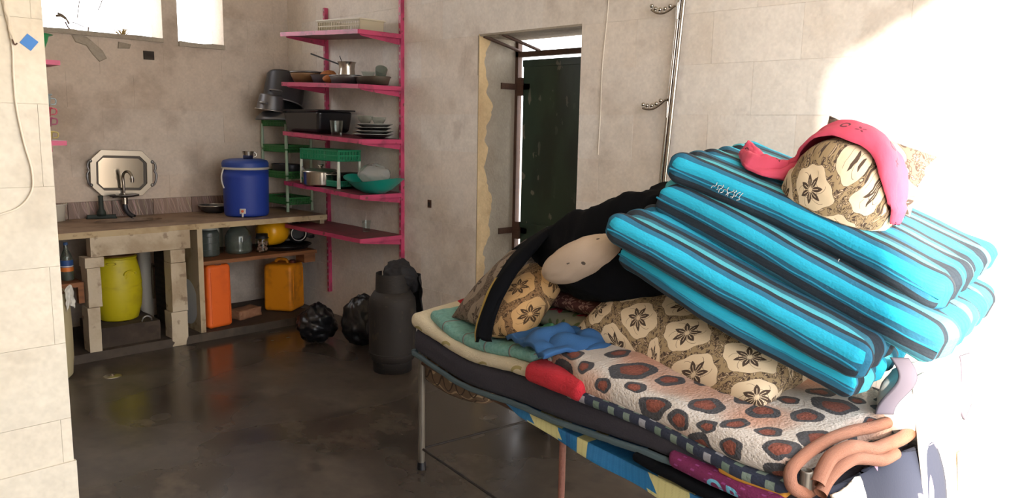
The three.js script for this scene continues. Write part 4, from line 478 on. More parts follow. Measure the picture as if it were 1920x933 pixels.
const maroonMat = cloth((c, w, h) => { c.fillStyle = '#5a3432'; c.fillRect(0, 0, w, h); c.strokeStyle = '#a88072'; c.lineWidth = 5; for (let i = 0; i < 5; i++) for (let j = 0; j < 5; j++) { const x = (i + 0.5 * (j & 1)) * w / 4, y = j * h / 4; flower(c, x, y, 36, 6, '#b08a7c', '#5a3432', i + j); c.beginPath(); c.arc(x + 62, y + 22, 26, 0, 4.6); c.stroke(); c.beginPath(); c.arc(x + 80, y - 24, 16, 1, 5.5); c.stroke(); } }, 0.42, 0.42);
const roseMat = cloth((c, w, h) => { c.fillStyle = '#a9a68c'; c.fillRect(0, 0, w, h); for (const [x, y, r] of [[110, 130, 80], [380, 150, 84], [240, 380, 80], [30, 400, 60], [470, 410, 70]]) { for (const [dx, dy] of [[-70, 50], [80, 30], [30, -90], [-60, -70]]) { c.fillStyle = '#6a7a52'; c.beginPath(); c.ellipse(x + dx, y + dy, 44, 17, dx * 0.03, 0, 7); c.fill(); } flower(c, x, y, r, 5, '#c42a48', '#7a1830'); flower(c, x, y, r * 0.6, 5, '#8c1c36', '#d8788a', 0.5); } }, 0.36, 0.36);
const creamFloral = cloth((c, w, h) => { c.fillStyle = '#cdc2a8'; c.fillRect(0, 0, w, h); c.lineWidth = 14; for (const [x, y, r] of [[90, 110, 70], [330, 80, 60], [220, 320, 80], [440, 360, 66]]) { c.strokeStyle = 'rgba(140,128,66,.65)'; c.beginPath(); c.arc(x, y, r, 0.4, 5); c.stroke(); c.fillStyle = 'rgba(204,140,112,.55)'; c.beginPath(); c.ellipse(x + 60, y + 50, 50, 26, 0.6, 0, 7); c.fill(); } }, 0.5, 0.5, 512, 512, { bumpMap: fuzz, bumpScale: 0.004 });
const towelMat = cloth((c, w, h) => { c.fillStyle = '#6fa29a'; c.fillRect(0, 0, w, h); for (let i = 0; i < 900; i++) { c.fillStyle = i & 1 ? 'rgba(255,255,255,.03)' : 'rgba(20,50,50,.04)'; c.fillRect((i * 197.7) % w, (i * i * 0.37) % h, 18, 9); } c.fillStyle = '#5a6a68'; c.fillRect(0, 0, 12, h); c.fillStyle = '#8a7c78'; c.fillRect(8, 0, 8, h); }, 0.16, 0.4, 256, 256, { bumpMap: fuzz, bumpScale: 0.002 });
const leopardMat = cloth((c, w, h) => { c.fillStyle = '#b9b0a8'; c.fillRect(0, 0, w, h); let s = 4321; const r = () => (s = (s * 16807) % 2147483647) / 2147483647;
  const wrap = (x, y, m, f) => { for (const dx of [-w, 0, w]) for (const dy of [-h, 0, h]) if (x + dx > -m && x + dx < w + m && y + dy > -m && y + dy < h + m) f(x + dx, y + dy); };
  for (let i = 0; i < 26; i++) { const x = r() * w, y = r() * h, a = 30 + r() * 60, b = 30 + 50 * r(); wrap(x, y, 180, (X, Y) => { const g = c.createRadialGradient(X, Y, 5, X, Y, a + b); g.addColorStop(0, 'rgba(176,128,106,.75)'); g.addColorStop(0.6, 'rgba(176,128,106,.5)'); g.addColorStop(1, 'rgba(176,128,106,0)'); c.fillStyle = g; c.fillRect(X - 170, Y - 170, 340, 340); }); }
  const pts = []; for (let t = 0; t < 4000 && pts.length < 120; t++) { const x = r() * w, y = r() * h, q = 28 + r() * 36; if (pts.every(([X, Y, Q]) => { let dx = Math.abs(x - X), dy = Math.abs(y - Y); dx = Math.min(dx, w - dx); dy = Math.min(dy, h - dy); return Math.hypot(dx, dy) > (q + Q) * 1.14; })) pts.push([x, y, q]); }
  for (const [x, y, q] of pts) { const ph = r() * 6, an = r() * 3.1, el = 0.72 + 0.28 * r(); wrap(x, y, 90, (X, Y) => { const blob = (R, wob, f) => { c.beginPath(); for (let i = 0; i <= 60; i++) { const a = i / 60 * 6.2832, k = R * (1 + wob * Math.sin(a * 3 + ph) * 0.6 + wob * 0.5 * Math.sin(a * 5 + ph * 2) + (i % 2) * 0.035); const px = k * Math.cos(a), py = k * el * Math.sin(a); const qx = X + px * Math.cos(an) - py * Math.sin(an), qy = Y + px * Math.sin(an) + py * Math.cos(an); i ? c.lineTo(qx, qy) : c.moveTo(qx, qy); } c.fillStyle = f; c.fill(); }; blob(q * 1.12, 0.1, '#3e3d40'); const ox = 0.14 * q * Math.cos(ph), oy = 0.14 * q * Math.sin(ph); X += ox; Y += oy; blob(q * 0.66, 0.1, '#6e3c30'); X -= ox * 0.4; blob(q * 0.36, 0.16, '#7d4436'); }); }
}, 1.05, 1.05, 1024, 1024, { bumpMap: fuzz, bumpScale: 0.005, roughness: 1 });
const squaresMat = cloth((c, w, h) => { c.fillStyle = '#22283a'; c.fillRect(0, 0, w, h); const q = ['#6c7a70', '#8f8f96', '#5f7064']; for (let i = 0; i < 4; i++) for (let j = 0; j < 4; j++) { c.fillStyle = q[(i + j) % 3]; c.fillRect(i * 64 + 6 + (j & 1) * 32, j * 64 + 8, 26, 44); } }, 0.26, 0.2, 256, 256, { bumpMap: fuzz, bumpScale: 0.003 });
const stripes = [['#1fa6c6', 36], ['#1d5a74', 20], ['#1a242e', 22], ['#2a6072', 20], ['#48a6b4', 24], ['#1a242e', 20], ['#1c5f7c', 20]];
const stripeMat = cloth((c, w, h) => { const tot = stripes.reduce((a, b) => a + b[1], 0); let y = 0; for (const [k, n] of stripes) { c.fillStyle = k; c.fillRect(0, y, w, n / tot * h + 1); y += n / tot * h; } for (let i = 0; i < 2600; i++) { c.fillStyle = i & 1 ? 'rgba(255,255,255,.035)' : 'rgba(0,0,0,.05)'; c.fillRect((i * 137) % w, (i * 211.3) % h, 22, 2); } }, 0.4, 0.195, 256, 512, { bumpMap: fuzz, bumpScale: 0.0015 }); 
const matWeave = cloth((c, w, h) => { c.fillStyle = '#2474ae'; c.fillRect(0, 0, w, h); c.fillStyle = '#d3cd92'; c.beginPath(); c.moveTo(w * 0.42, 0); c.lineTo(w * 0.66, 0); c.lineTo(w * 0.62, h); c.lineTo(w * 0.34, h); c.fill(); c.fillRect(w * 0.8, 0, w * 0.09, h); c.fillStyle = '#1d5f9a'; c.fillRect(w * 0.7, 0, w * 0.04, h); for (let y = 0; y < h; y += 9) for (let x = 0; x < w; x += 8) { c.fillStyle = (x + y) % 3 ? 'rgba(255,255,255,.14)' : 'rgba(0,0,0,.16)'; c.fillRect(x, y + (x % 16 ? 3 : 0), 5, 2); } }, 0.6, 0.12, 512, 128, { roughness: 0.5 });
const ringPrint = cloth((c, w, h) => { c.fillStyle = '#6d1d4c'; c.fillRect(0, 0, w, h); c.fillStyle = '#6cb2d0'; c.save(); c.scale(0.42, 1); c.font = 'bold 190px sans-serif'; c.textBaseline = 'top'; c.fillText('OP', 330, 30); c.restore(); c.fillStyle = 'rgba(150,70,140,.6)'; for (let i = 0; i < 120; i++) c.fillRect((i * 91) % w, (i * 57) % h, 12, 8); }, 0.56, 0.1, 512, 256, { bumpMap: fuzz, bumpScale: 0.003 });
const navyFlower = cloth((c, w, h) => { c.fillStyle = '#252a3a'; c.fillRect(0, 0, w, h); flower(c, w * 0.5, h * 0.45, 52, 5, '#cfa2b4', '#b06a86', 0.3); flower(c, w * 0.85, h * 0.95, 40, 5, '#c498ac', '#a9657f', 1); flower(c, w * 0.85, h * -0.05, 40, 5, '#c498ac', '#a9657f', 1); }, 0.34, 0.34, 256, 256);
const whiteFloral = cloth((c, w, h) => { c.fillStyle = '#d5d0c4'; c.fillRect(0, 0, w, h); for (const [x, y, r, k] of [[60, 70, 40, '#7da39a'], [180, 60, 34, '#c58a92'], [120, 180, 44, '#6a8d8c'], [220, 200, 30, '#a86a74']]) { flower(c, x, y, r, 5, k, '#e7e0cc', r); c.strokeStyle = '#5b6e5c'; c.lineWidth = 4; c.beginPath(); c.arc(x, y + r, r, 0.4, 2.6); c.stroke(); } }, 0.25, 0.25, 256, 256);
const rugMat = cloth((c, w, h) => { c.fillStyle = '#6a5644'; c.fillRect(0, 0, w, h); c.strokeStyle = '#a18a6c'; c.lineWidth = 9; for (let i = 0; i < 6; i++) { c.beginPath(); for (let x = 0; x <= w; x += 8) c.lineTo(x, i * h / 5 + 14 * Math.sin(x / w * 12.566 + i)); c.stroke(); } c.strokeStyle = '#3e3128'; c.lineWidth = 6; for (let i = 0; i < 6; i++) { c.beginPath(); for (let x = 0; x <= w; x += 8) c.lineTo(x, i * h / 5 + 30 + 16 * Math.sin(x / w * 18.85 + i * 2)); c.stroke(); } }, 0.3, 0.3, 256, 256);
const scarfMat = cloth((c, w, h) => { c.fillStyle = '#cb4a64'; c.fillRect(0, 0, w, h); c.fillStyle = '#5a2030'; c.strokeStyle = '#5a2030'; c.lineWidth = 9; for (const [x, y] of [[150, 120], [330, 200], [90, 360], [400, 420]]) { c.beginPath(); c.arc(x, y, 20, 0.7, 6.6); c.stroke(); flower(c, x + 70, y + 14, 20, 4, '#5a2030', '#cb4a64', x); } }, 0.34, 0.34, 512, 512, { roughness: 0.85 });
const charcoal = std({ color: 0x2f2d36, bumpMap: fuzz, bumpScale: 0.002, roughness: 1 }), tealPiping = std({ color: 0x47585e, bumpMap: fuzz, bumpScale: 0.001, roughness: 0.9 });
const redFleece = std({ color: 0xb3222f, bumpMap: fuzz, bumpScale: 0.004, roughness: 1 }), blackCloth = new THREE.MeshPhysicalMaterial({ color: 0x0a0b0f, bumpMap: weave, bumpScale: 0.001, roughness: 1, specularIntensity: 0.25 });
const satin = std({ map: dataTex(256, 64, (u, v) => mix3([164, 108, 82], [140, 90, 68], tn(u, v, 12, 1301, 3)), 0.4, 0.1), bumpMap: fuzz, bumpScale: 0.003, roughness: 0.5 });
const yellowTape = std({ color: 0xb59a4a, roughness: 0.8 }), beige = std({ map: dataTex(256, 256, (u, v) => { const k = vn(u, v, 14, 1311) > 0.93 ? 0.45 : 1; return mix3([200, 180, 160], [178, 158, 138], tn(u, v, 6, 1321, 3)).map((x) => x * k); }, 0.4, 0.4), bumpMap: weave, bumpScale: 0.001, roughness: 0.9 });
const blueShirt = std({ color: 0x24507e, bumpMap: weave, bumpScale: 0.001, roughness: 0.85 }), greenCloth = std({ color: 0x5aa07c, roughness: 0.9 }), whiteCloth = std({ color: 0xcfcac4, bumpMap: weave, bumpScale: 0.001, roughness: 0.9 }), greyCloth = std({ color: 0x5b5560, roughness: 0.9 });

// ---------------------------------------------------------------- bed: u along its front edge, w into the room depth, y up
const BO = V3(-1.339, 0, 3.535), BA = 8.562325 * Math.PI / 180, BU = V3(-Math.sin(BA), 0, Math.cos(BA)), BW = V3(Math.cos(BA), 0, Math.sin(BA));
const B = (u, w, y) => BO.clone().addScaledVector(BU, u).addScaledVector(BW, w).setY(y);
const LB = 1.946, WB = 0.759;
{ const parts = []; const P = (n, g, m, l) => parts.push([n, g, m, l]); const hollow = (u, w) => { const g = lathe([[0.0001, 0], [0.016, 0], [0.016, 0.735], [0.0155, 0.739], [0.0115, 0.739], [0.0115, 0.7], [0.0001, 0.7]], 20); const p = B(u, w, 0); return g.translate(p.x, 0, p.z); };
  for (const [u, w] of [[0, 0], [LB, 0], [LB, WB], [0, WB]]) { P('post', hollow(u, w), greySteel); P('foot', (() => { const p = B(u, w, 0); return new THREE.CylinderGeometry(0.019, 0.022, 0.035, 16).translate(p.x, 0.0175, p.z); })(), blackPlastic); }
  for (const w of [0, WB]) { P('middle_leg', rod(B(1.0, w, 0), B(1.0, w, 0.53), 0.0125, 12), rustRed); P('side_rail', rod(B(0, w, 0.515), B(LB, w, 0.515), 0.011), rustMat); P('lower_rail', rod(B(0, w, 0.1), B(LB, w, 0.1), 0.0055, 8), blackIron); }
  for (const u of [0, LB]) P('end_rail', rod(B(u, 0, 0.515), B(u, WB, 0.515), 0.011), rustMat); for (const u of [0, 1.0, LB]) P('lower_rail', rod(B(u, 0, 0.1), B(u, WB, 0.1), 0.0055, 8), blackIron);
  for (let i = 0; i < 6; i++) { const u = 0.52 + i * 0.215; const g = new THREE.BoxGeometry(0.15, 0.022, 0.7).toNonIndexed(); warp(g, (x, y, z) => B(u + 0.075 + x, 0.39 + z + (i === 5 ? -0.06 : 0), 0.505 - (i === 5 ? 0.0 : 0) + y)); g.computeVertexNormals(); P('plank', worldUV(g), greyWood); }
  multi('bed_frame', 'narrow steel cot frame with tube corner posts and thin lower rods', 'bed', parts); }
// folded rug sagging at the left end
solo('folded_rug', slab(0.56, 0.15, 0.6, 0.06, (x, y, z) => B(-0.1 + x + 0.01 * N(z * 8, y * 9), 0.02 + z, 0.4 + 0.045 * Math.cos((x - 0.24) * 5) * (y < 0.08 ? -1 : 0) + 0.035 + y), 24, 24, 5), rugMat, 'brown patterned rug folded and sagging under the left end of the dark mattress', 'rug');
// woven plastic mat drooping over the front rail
solo('woven_mat', sheet((s, t) => { const u = lerp(0.62, 1.98, s); const top = lerp(0.56, 0.6, sstep(0.9, 1.8, u)), len = curve([[0.62, 0.004], [0.8, 0.03], [1.1, 0.055], [1.98, 0.085]])(u); return B(u, lerp(0.5, -0.022, sstep(0, 0.8, t)) - 0.006 * Math.sin(u * 17) * sstep(0.8, 1, t), (t < 0.8 ? 0.548 - 0.012 * t : 0.54) + (t < 0.8 ? 0 : -len * (t - 0.8) / 0.2)); }, 90, 30, 0.003, 1.36, 0.62), matWeave, 'blue and yellow woven plastic mat drooping over the front rail of the cot', 'mat');
// dark quilt with teal piping
const sag = (u) => -0.045 * Math.exp(-(((u - 0.42) / 0.3) ** 2)); // the cot sags under the cushions
const qb = (u) => 0.57 + 0.05 * sstep(0.9, 1.6, u) + 0.8 * sag(u), qt = (u) => 0.69 + 0.012 * sstep(0.8, 1.1, u) - 0.03 * sstep(1.4, 1.9, u) + sag(u);
multi('quilt', 'thick charcoal quilt with teal grey piping lying on the cot', 'quilt', [
  ['quilt_body', slab(1.98, 0.13, 0.78, 0.045, (x, y, z) => { const u = x - 0.02; return B(u + 0.008 * N(z * 7, y * 11), -0.045 + z + 0.008 * fbm(u * 5, y * 9, 1), lerp(qb(u), qt(u), y / 0.13) + 0.006 * fbm(u * 6, z * 6, 7)); }, 90, 30, 5), charcoal],
  ['piping', slab(1.9, 0.03, 0.02, 0.009, (x, y, z) => { const u = x - 0.01; return B(u, -0.052 + z + 0.004 * N(u * 9, 2), qb(u) - 0.012 + 0.7 * y + 0.003 * N(u * 13, 5)); }, 90, 2, 3), tealPiping], ['piping', slab(0.8, 0.03, 0.02, 0.009, (x, y, z) => B(-0.03 + z * 0.8, -0.04 + x, qb(0) - 0.012 + 0.8 * y), 30, 2, 3), tealPiping]]);
// cream floral blanket, red blanket, towel
solo('blanket', slab(0.97, 0.055, 0.66, 0.026, (x, y, z) => { const u = x - 0.03; return B(u + 0.012 * N(z * 6, 1), -0.048 + z + 0.012 * fbm(u * 6, 3), 0.685 + sag(u) + y * (1 + 0.3 * sstep(0.2, 0, u)) + 0.03 * sstep(0.15, -0.03, u) * sstep(0.0, 0.3, z) + 0.006 * fbm(u * 9, z * 9, 4)); }, 60, 30, 5), creamFloral, 'cream floral fleece blanket folded at the left end of the cot', 'blanket');
solo('blanket', slab(0.31, 0.074, 0.3, 0.03, (x, y, z) => B(0.86 + x + 0.01 * N(z * 8, y * 9), -0.085 + z + 0.008 * N(x * 9, 4), 0.688 + sag(0.86 + x) + y + 0.005 * fbm(x * 14, z * 14)), 26, 20, 6), redFleece, 'bright red fleece blanket rolled beside the leopard print blanket', 'blanket');
solo('blanket_corner', slab(0.14, 0.035, 0.12, 0.016, (x, y, z) => B(-0.02 + x, 0.2 + z + 0.02 * N(x * 9), 0.752 + y + 0.01 * N(x * 12, z * 12)), 12, 10, 4), redFleece, 'small red blanket corner showing at the far left end of the cot', 'blanket');
{ const tw = (x, z) => { const u = 0.06 + x; return B(u + 0.01 * N(z * 7, 3), -0.03 + z + 0.035 * sstep(0.3, 0.0, u) * (1 - z / 0.5) + 0.01 * fbm(u * 6, 8), 0.735 + sag(u) + 0.012 * fbm(u * 7, z * 7, 2)); };
  multi('towel', 'teal green striped bath towel folded on the cream blanket', 'towel', [['towel_body', slab(0.8, 0.05, 0.5, 0.024, (x, y, z) => { const p = tw(x, z); p.y += y; return p; }, 60, 30, 5), towelMat], ...[0, 1, 2].map((i) => ['towel_layer', sheet((s, t) => { const a = t * Math.PI; return B(0.9 + 0.03 * Math.sin(a) - 0.01 * i + 0.1 * s * 0.2 + 0.02 * s, 0.0 + 0.22 * s, 0.756 + (0.026 - 0.008 * i) * Math.cos(a) * -1 + 0.004 * Math.sin(s * 7)); }, 14, 12, 0.004, 0.2, 0.05), [towelMat, whiteCloth, col(0x8f9488, 0.9)][i]])]); }
// leopard print blanket with dark checked underside, brown satin edging at its right end
const lw = (u) => -0.05 - 0.015 * sstep(1.4, 1.7, u) + 0.03 * sstep(1.75, 1.95, u) + 0.012 * Math.sin(u * 5);
const ly = (u, z) => 0.775 + 0.035 * Math.exp(-(((u - 1.1) / 0.3) ** 2)) + 0.02 * fbm(u * 4, z * 4, 12) + 0.015 * sstep(0, 0.25, z);
{ const f = (x, y, z) => { const u = 0.96 + x, k = sstep(0.3, 0, z); return B(u - 0.06 * sstep(0.12, 0, x) * (1 - z) + 0.015 * N(z * 6, 9), lerp(0, lw(u), k) + z + 0.03 * k * sstep(0.2, 0, x) * 2, 0.697 + y / 0.09 * (ly(u, z) - 0.697)); };
  const parts = [['blanket_body', slab(0.955, 0.09, 0.66, 0.04, f, 70, 40, 6), leopardMat],
    ['checked_underside', slab(0.84, 0.04, 0.12, 0.018, (x, y, z) => { const u = 1.08 + x; return B(u, lw(u) - 0.012 + z, 0.683 + y - 0.018 * sstep(1.4, 1.9, u) + 0.004 * N(u * 9)); }, 60, 6, 4), squaresMat, 'dark checked underside of the blanket']];
  const path = (pts, r) => tubeG(pts.map(([u, w, y]) => B(u, w, y)), r, 110, 12);
  const loop = path([[1.93, 0.083, 0.675], [1.945, 0.03, 0.676], [1.95, -0.015, 0.684], [1.94, -0.05, 0.707], [1.93, -0.047, 0.738], [1.925, 0.01, 0.763], [1.925, 0.117, 0.782], [1.92, 0.247, 0.778], [1.925, 0.34, 0.77], [1.925, 0.43, 0.765]], 0.0165);
  const low = path([[1.975, 0.005, 0.712], [1.97, 0.03, 0.735], [1.965, 0.075, 0.762], [1.97, 0.14, 0.772], [1.965, 0.2, 0.76], [1.97, 0.27, 0.738], [1.965, 0.34, 0.73], [1.97, 0.43, 0.733], [1.96, 0.52, 0.74]], 0.019), low2 = path([[1.985, 0.005, 0.69], [1.98, 0.04, 0.714], [1.98, 0.09, 0.735], [1.98, 0.16, 0.742], [1.98, 0.22, 0.728], [1.985, 0.3, 0.706], [1.98, 0.38, 0.704]], 0.017);
  parts.push(['satin_edging', loop, satin, 'brown satin edging'], ['satin_edging', low, satin], ['satin_edging', low2, satin]);
  multi('blanket', 'thick leopard print blanket folded on the right half of the cot', 'blanket', parts); }
solo('blanket', slab(0.4, 0.06, 0.3, 0.028, (x, y, z) => { const u = 1.53 + x; return B(u, -0.062 + z - 0.01 * sstep(1.5, 1.9, u), 0.605 + y + 0.01 * N(u * 6, z * 6)); }, 40, 12, 5), ringPrint, 'magenta blanket with pale blue lettering under the leopard blanket', 'blanket');
solo('blanket_edge', slab(0.2, 0.02, 0.1, 0.009, (x, y, z) => { const u = 1.72 + x; return B(u, lw(u) - 0.008 + z, 0.662 - 0.01 * x + y + 0.003 * N(u * 12)); }, 24, 4, 3), std({ color: 0xb07a28, roughness: 0.9 }), 'mustard yellow blanket edge between the leopard and the magenta blanket', 'blanket');
solo('cloth_fold', slab(0.5, 0.03, 0.2, 0.014, (x, y, z) => { const u = 1.4 + x; return B(u, -0.07 + z - 0.01 * sstep(1.5, 2, u), 0.575 + y - 0.02 * x + 0.006 * N(u * 9)); }, 30, 8, 4), blackCloth, 'black cloth fold between the magenta blanket and the woven mat', 'cloth');
solo('navy_cloth', sheet((s, t) => { const w = lerp(0.03, 0.6, s); return B(1.975 + 0.05 * sstep(0.1, 0.6, t) + 0.008 * Math.sin(w * 14), w, 0.69 - 0.27 * sstep(0.15, 1, t) + 0.012 * fbm(w * 5, t * 4) - 0.05 * s * t); }, 40, 24, 0.012, 0.62, 0.3), navyFlower, 'navy cloth with a pink flower hanging over the right end of the cot', 'cloth');
solo('floral_cloth', sheet((s, t) => { const w = lerp(0.02, 0.17, s); return B(2.0 + 0.05 * t + 0.008 * Math.sin(w * 30), w, 0.695 - 0.1 * t * t - 0.06 * t + 0.012 * fbm(w * 9, t * 4)); }, 30, 16, 0.008, 0.34, 0.16), whiteFloral, 'white floral cloth bunched at the corner post below the brown satin edging', 'cloth');
// long flowered bolster
solo('bolster', cushion(0.96, 0.4, 0.27, (x, y, z) => { const k = x / 0.96 + 0.5; const u = lerp(0.8, 1.68, k), yc = lerp(0.9, 0.835, k), tilt = lerp(0.55, 0.25, k); const cz = z * Math.cos(tilt) - y * Math.sin(tilt) * 0.6, cy = y * Math.cos(tilt) + z * Math.sin(tilt); return B(u + 0.02 * N(z * 8, y * 8), lerp(0.36, 0.36, k) + cz, Math.max(yc + cy, ly(u, 0.3) - 0.02) + 0.012 * fbm(u * 7, z * 8, y * 8)); }, 48, 3.2, 0.04), brocadeMat, 'long beige flower brocade bolster under the striped mattresses', 'bolster');
// pillows at the left: tall brocade cushion, flat pillows, beige pillow
const frame3 = (o, ax, az) => { const X = ax.clone().normalize(), Y = V3().crossVectors(az, X).normalize(), Z = V3().crossVectors(X, Y); return (x, y, z) => o.clone().addScaledVector(X, x).addScaledVector(Y, y).addScaledVector(Z, z); };
const bd = (u, w, y) => B(u, w, y).sub(B(0, 0, 0));
solo('cushion', cushion(0.58, 0.36, 0.15, (x, y, z) => { const f = frame3(B(0.37, 0.27, 0.95), bd(0.02, 0.41, 0.31), bd(1, 0, 0)); const p = f(x, y, z); p.y += 0.012 * fbm(x * 8, z * 8, y * 5) - 0.25 * x * x; return p; }, 36, 2.4), brocadeDull, 'big greyish brocade cushion leaning at the far left of the heap behind the black sleeve', 'cushion');
solo('cushion', cushion(0.42, 0.23, 0.15, (x, y, z) => { const f = frame3(B(0.555, 0.165, 0.895), bd(-0.09, 0.3, 0.23), bd(0.9, 0.25, 0.1)); const p = f(x, y, z); p.y += 0.014 * fbm(x * 9, z * 9, y * 5, 3); return p; }, 34, 2.8), brocadeWarm, 'brown flower brocade cushion standing right of the black sleeve', 'cushion');
solo('pillow', cushion(0.6, 0.4, 0.1, (x, y, z) => B(0.56 + x, 0.5 + z, 0.872 + y + 0.03 * x + 0.006 * N(x * 9, z * 9)), 28, 3), maroonMat, 'maroon floral pillow between the black cloak and the rose pillow', 'pillow');
solo('pillow', cushion(0.58, 0.42, 0.085, (x, y, z) => B(0.62 + x, 0.48 + z, 0.79 + y + 0.03 * x + 0.005 * N(x * 9, z * 9)), 28, 3.4), roseMat, 'grey green pillow printed with red roses under the maroon pillow', 'pillow');
solo('cloth_fold', slab(0.26, 0.024, 0.2, 0.011, (x, y, z) => B(0.62 + x, 0.2 + z, 0.752 + y - 0.02 * x), 16, 8, 4), std({ color: 0x16181a, roughness: 0.9 }), 'black folded cloth below the rose pillow beside the blue shirt', 'cloth');
solo('cloth_fold', slab(0.13, 0.018, 0.12, 0.008, (x, y, z) => B(0.76 + x, 0.175 + z, 0.738 + y - 0.02 * x), 16, 8, 4), col(0x8c9690, 0.9), 'pale grey cloth edge under the black folded cloth', 'cloth');
// the black cloak: a heap over the pillows with a long sleeve hanging to the left
{ const ht = (u, w) => { const r = curve([[-0.1, 0.9], [0.15, 1.03], [0.4, 1.14], [0.7, 1.27], [0.95, 1.36], [1.15, 1.37]])(u); return r + 0.03 * fbm(u * 6, w * 6, 3) - 0.3 * sstep(0.42, 0.16, w) - 0.12 * sstep(0.62, 0.85, w); };
  const f0 = (u) => curve([[0.05, 0.34], [0.35, 0.3], [0.6, 0.24], [0.8, 0.2], [1.2, 0.26]])(u);
  const g = slab(1.1, 0.4, 0.6, 0.12, (x, y, z) => { const u = 0.1 + x, w = f0(u) + z; const top = ht(u, w - 0.02 + 0.12), bot = curve([[0.1, 0.9], [0.5, 0.94], [0.75, 0.91], [1.2, 0.98]])(u); return B(u + 0.03 * fbm(w * 6, y * 6, 1), w + 0.04 * fbm(u * 7, y * 7, 2), lerp(bot, top, y / 0.4) + 0.03 * fbm(u * 8, w * 8, y * 6)); }, 50, 30, 8);
  const spine = new THREE.CatmullRomCurve3([B(0.47, 0.44, 1.17), B(0.46, 0.36, 1.15), B(0.49, 0.2, 1.075), B(0.515, 0.07, 0.965), B(0.535, -0.005, 0.86), B(0.56, -0.045, 0.79), B(0.6, -0.07, 0.765)], false, 'centripetal');
  const wdir = bd(0.95, -0.1, 0.25).normalize(), ndir = bd(0.35, -0.75, 0.55).normalize();
  const sl = (s, t) => { const p = spine.getPointAt(s), wdt = curve([[0, 0.2], [0.3, 0.16], [0.75, 0.125], [1, 0.13]])(s); return p.addScaledVector(wdir, (t - 0.5) * wdt).addScaledVector(ndir, 0.03 * Math.sin(t * Math.PI) + 0.008 * N(s * 7, t * 4) + 0.006 * Math.sin(t * 9 + s * 4)); };
  const tape = (s0, s1, tt) => sheet((s, t) => { const k = lerp(s0, s1, s); const q = sl(k, tt + t * 0.22); return q.addScaledVector(ndir, 0.0095); }, 24, 4, 0.003);
  multi('cloak', 'black cloak heaped over the pillows with a yellow edged end trailing left', 'cloak', [['cloak_body', g, blackCloth], ['sleeve', sheet(sl, 60, 16, 0.012), blackCloth], ['yellow_edging', tape(0.58, 1.0, -0.05), yellowTape, 'yellow edging'], ['yellow_edging', tubeG([B(0.36, 0.42, 1.13), B(0.42, 0.43, 1.155), B(0.48, 0.45, 1.185)], 0.011, 20, 8), yellowTape, 'yellow edging']]); }
solo('cloak', (() => { const g = new THREE.SphereGeometry(1, 50, 34); warp(g, (x, y, z) => { const k = 1 + 0.22 * fbm(x * 2.4, y * 2.4, z * 2.4, 4); const p = B(1.02, 0.6, 1.24); return p.add(bd(x * 0.24 * k, z * 0.2 * k, y * 0.16 * k)); }); return smooth(g); })(), blackCloth, 'bundle of black clothes at the back beside the striped mattresses', 'clothes');
solo('pillow', (() => { const g = new THREE.SphereGeometry(1, 48, 32); const f = frame3(B(0.85, 0.19, 1.1), bd(0.42, 0.04, 0.235), bd(0.05, -0.4, 0.25)), sp = (a, n) => Math.sign(a) * Math.pow(Math.abs(a), n); const uv = g.attributes.uv; for (let i = 0; i < uv.count; i++) uv.setXY(i, uv.getX(i) * 0.5, uv.getY(i) * 0.4); warp(g, (x, y, z) => f(0.2 * sp(y, 0.9), 0.055 * x * (1 + 0.1 * N(y * 3, z * 3)), 0.095 * z).add(V3(0, 0.006 * fbm(x * 3, y * 3, z * 3), 0))); return smooth(g); })(), beige, 'plain beige spotted pillow lying on the black cloak', 'pillow');
// shirt and green cloth
{ const f = (s, t) => { const a = (s - 0.5), b = (t - 0.5); return B(0.9 + 0.3 * a * (1 - 0.3 * t) + 0.12 * b, 0.09 + 0.3 * b - 0.06 * a, 0.785 + 0.06 * Math.cos(a * 2.6) * Math.cos(b * 2.4) + 0.016 * Math.abs(Math.sin(a * 7 + b * 5 + 2 * N(a * 3, b * 3))) + 0.03 * N(a * 4, b * 4, 5)); };
  multi('shirt', 'crumpled blue shirt with a white trim lying on the teal towel', 'shirt', [['shirt_body', sheet(f, 40, 40, 0.016), blueShirt], ['trim', sheet((s, t) => f(lerp(0.62, 0.98, s), 0.93 + 0.035 * t).add(V3(0, 0.012, 0)), 20, 3, 0.003), whiteCloth, 'white trim']]); }
solo('green_cloth', sheet((s, t) => B(0.62 + 0.2 * s - 0.02 * t, 0.06 + 0.17 * t + 0.03 * Math.sin(s * 5), 0.768 + 0.05 * Math.sin(s * 3.1) * Math.sin(t * 2.6) + 0.035 * fbm(s * 4, t * 4, 2)), 26, 22, 0.01), greenCloth, 'mint green cloth crumpled behind the blue shirt', 'cloth');

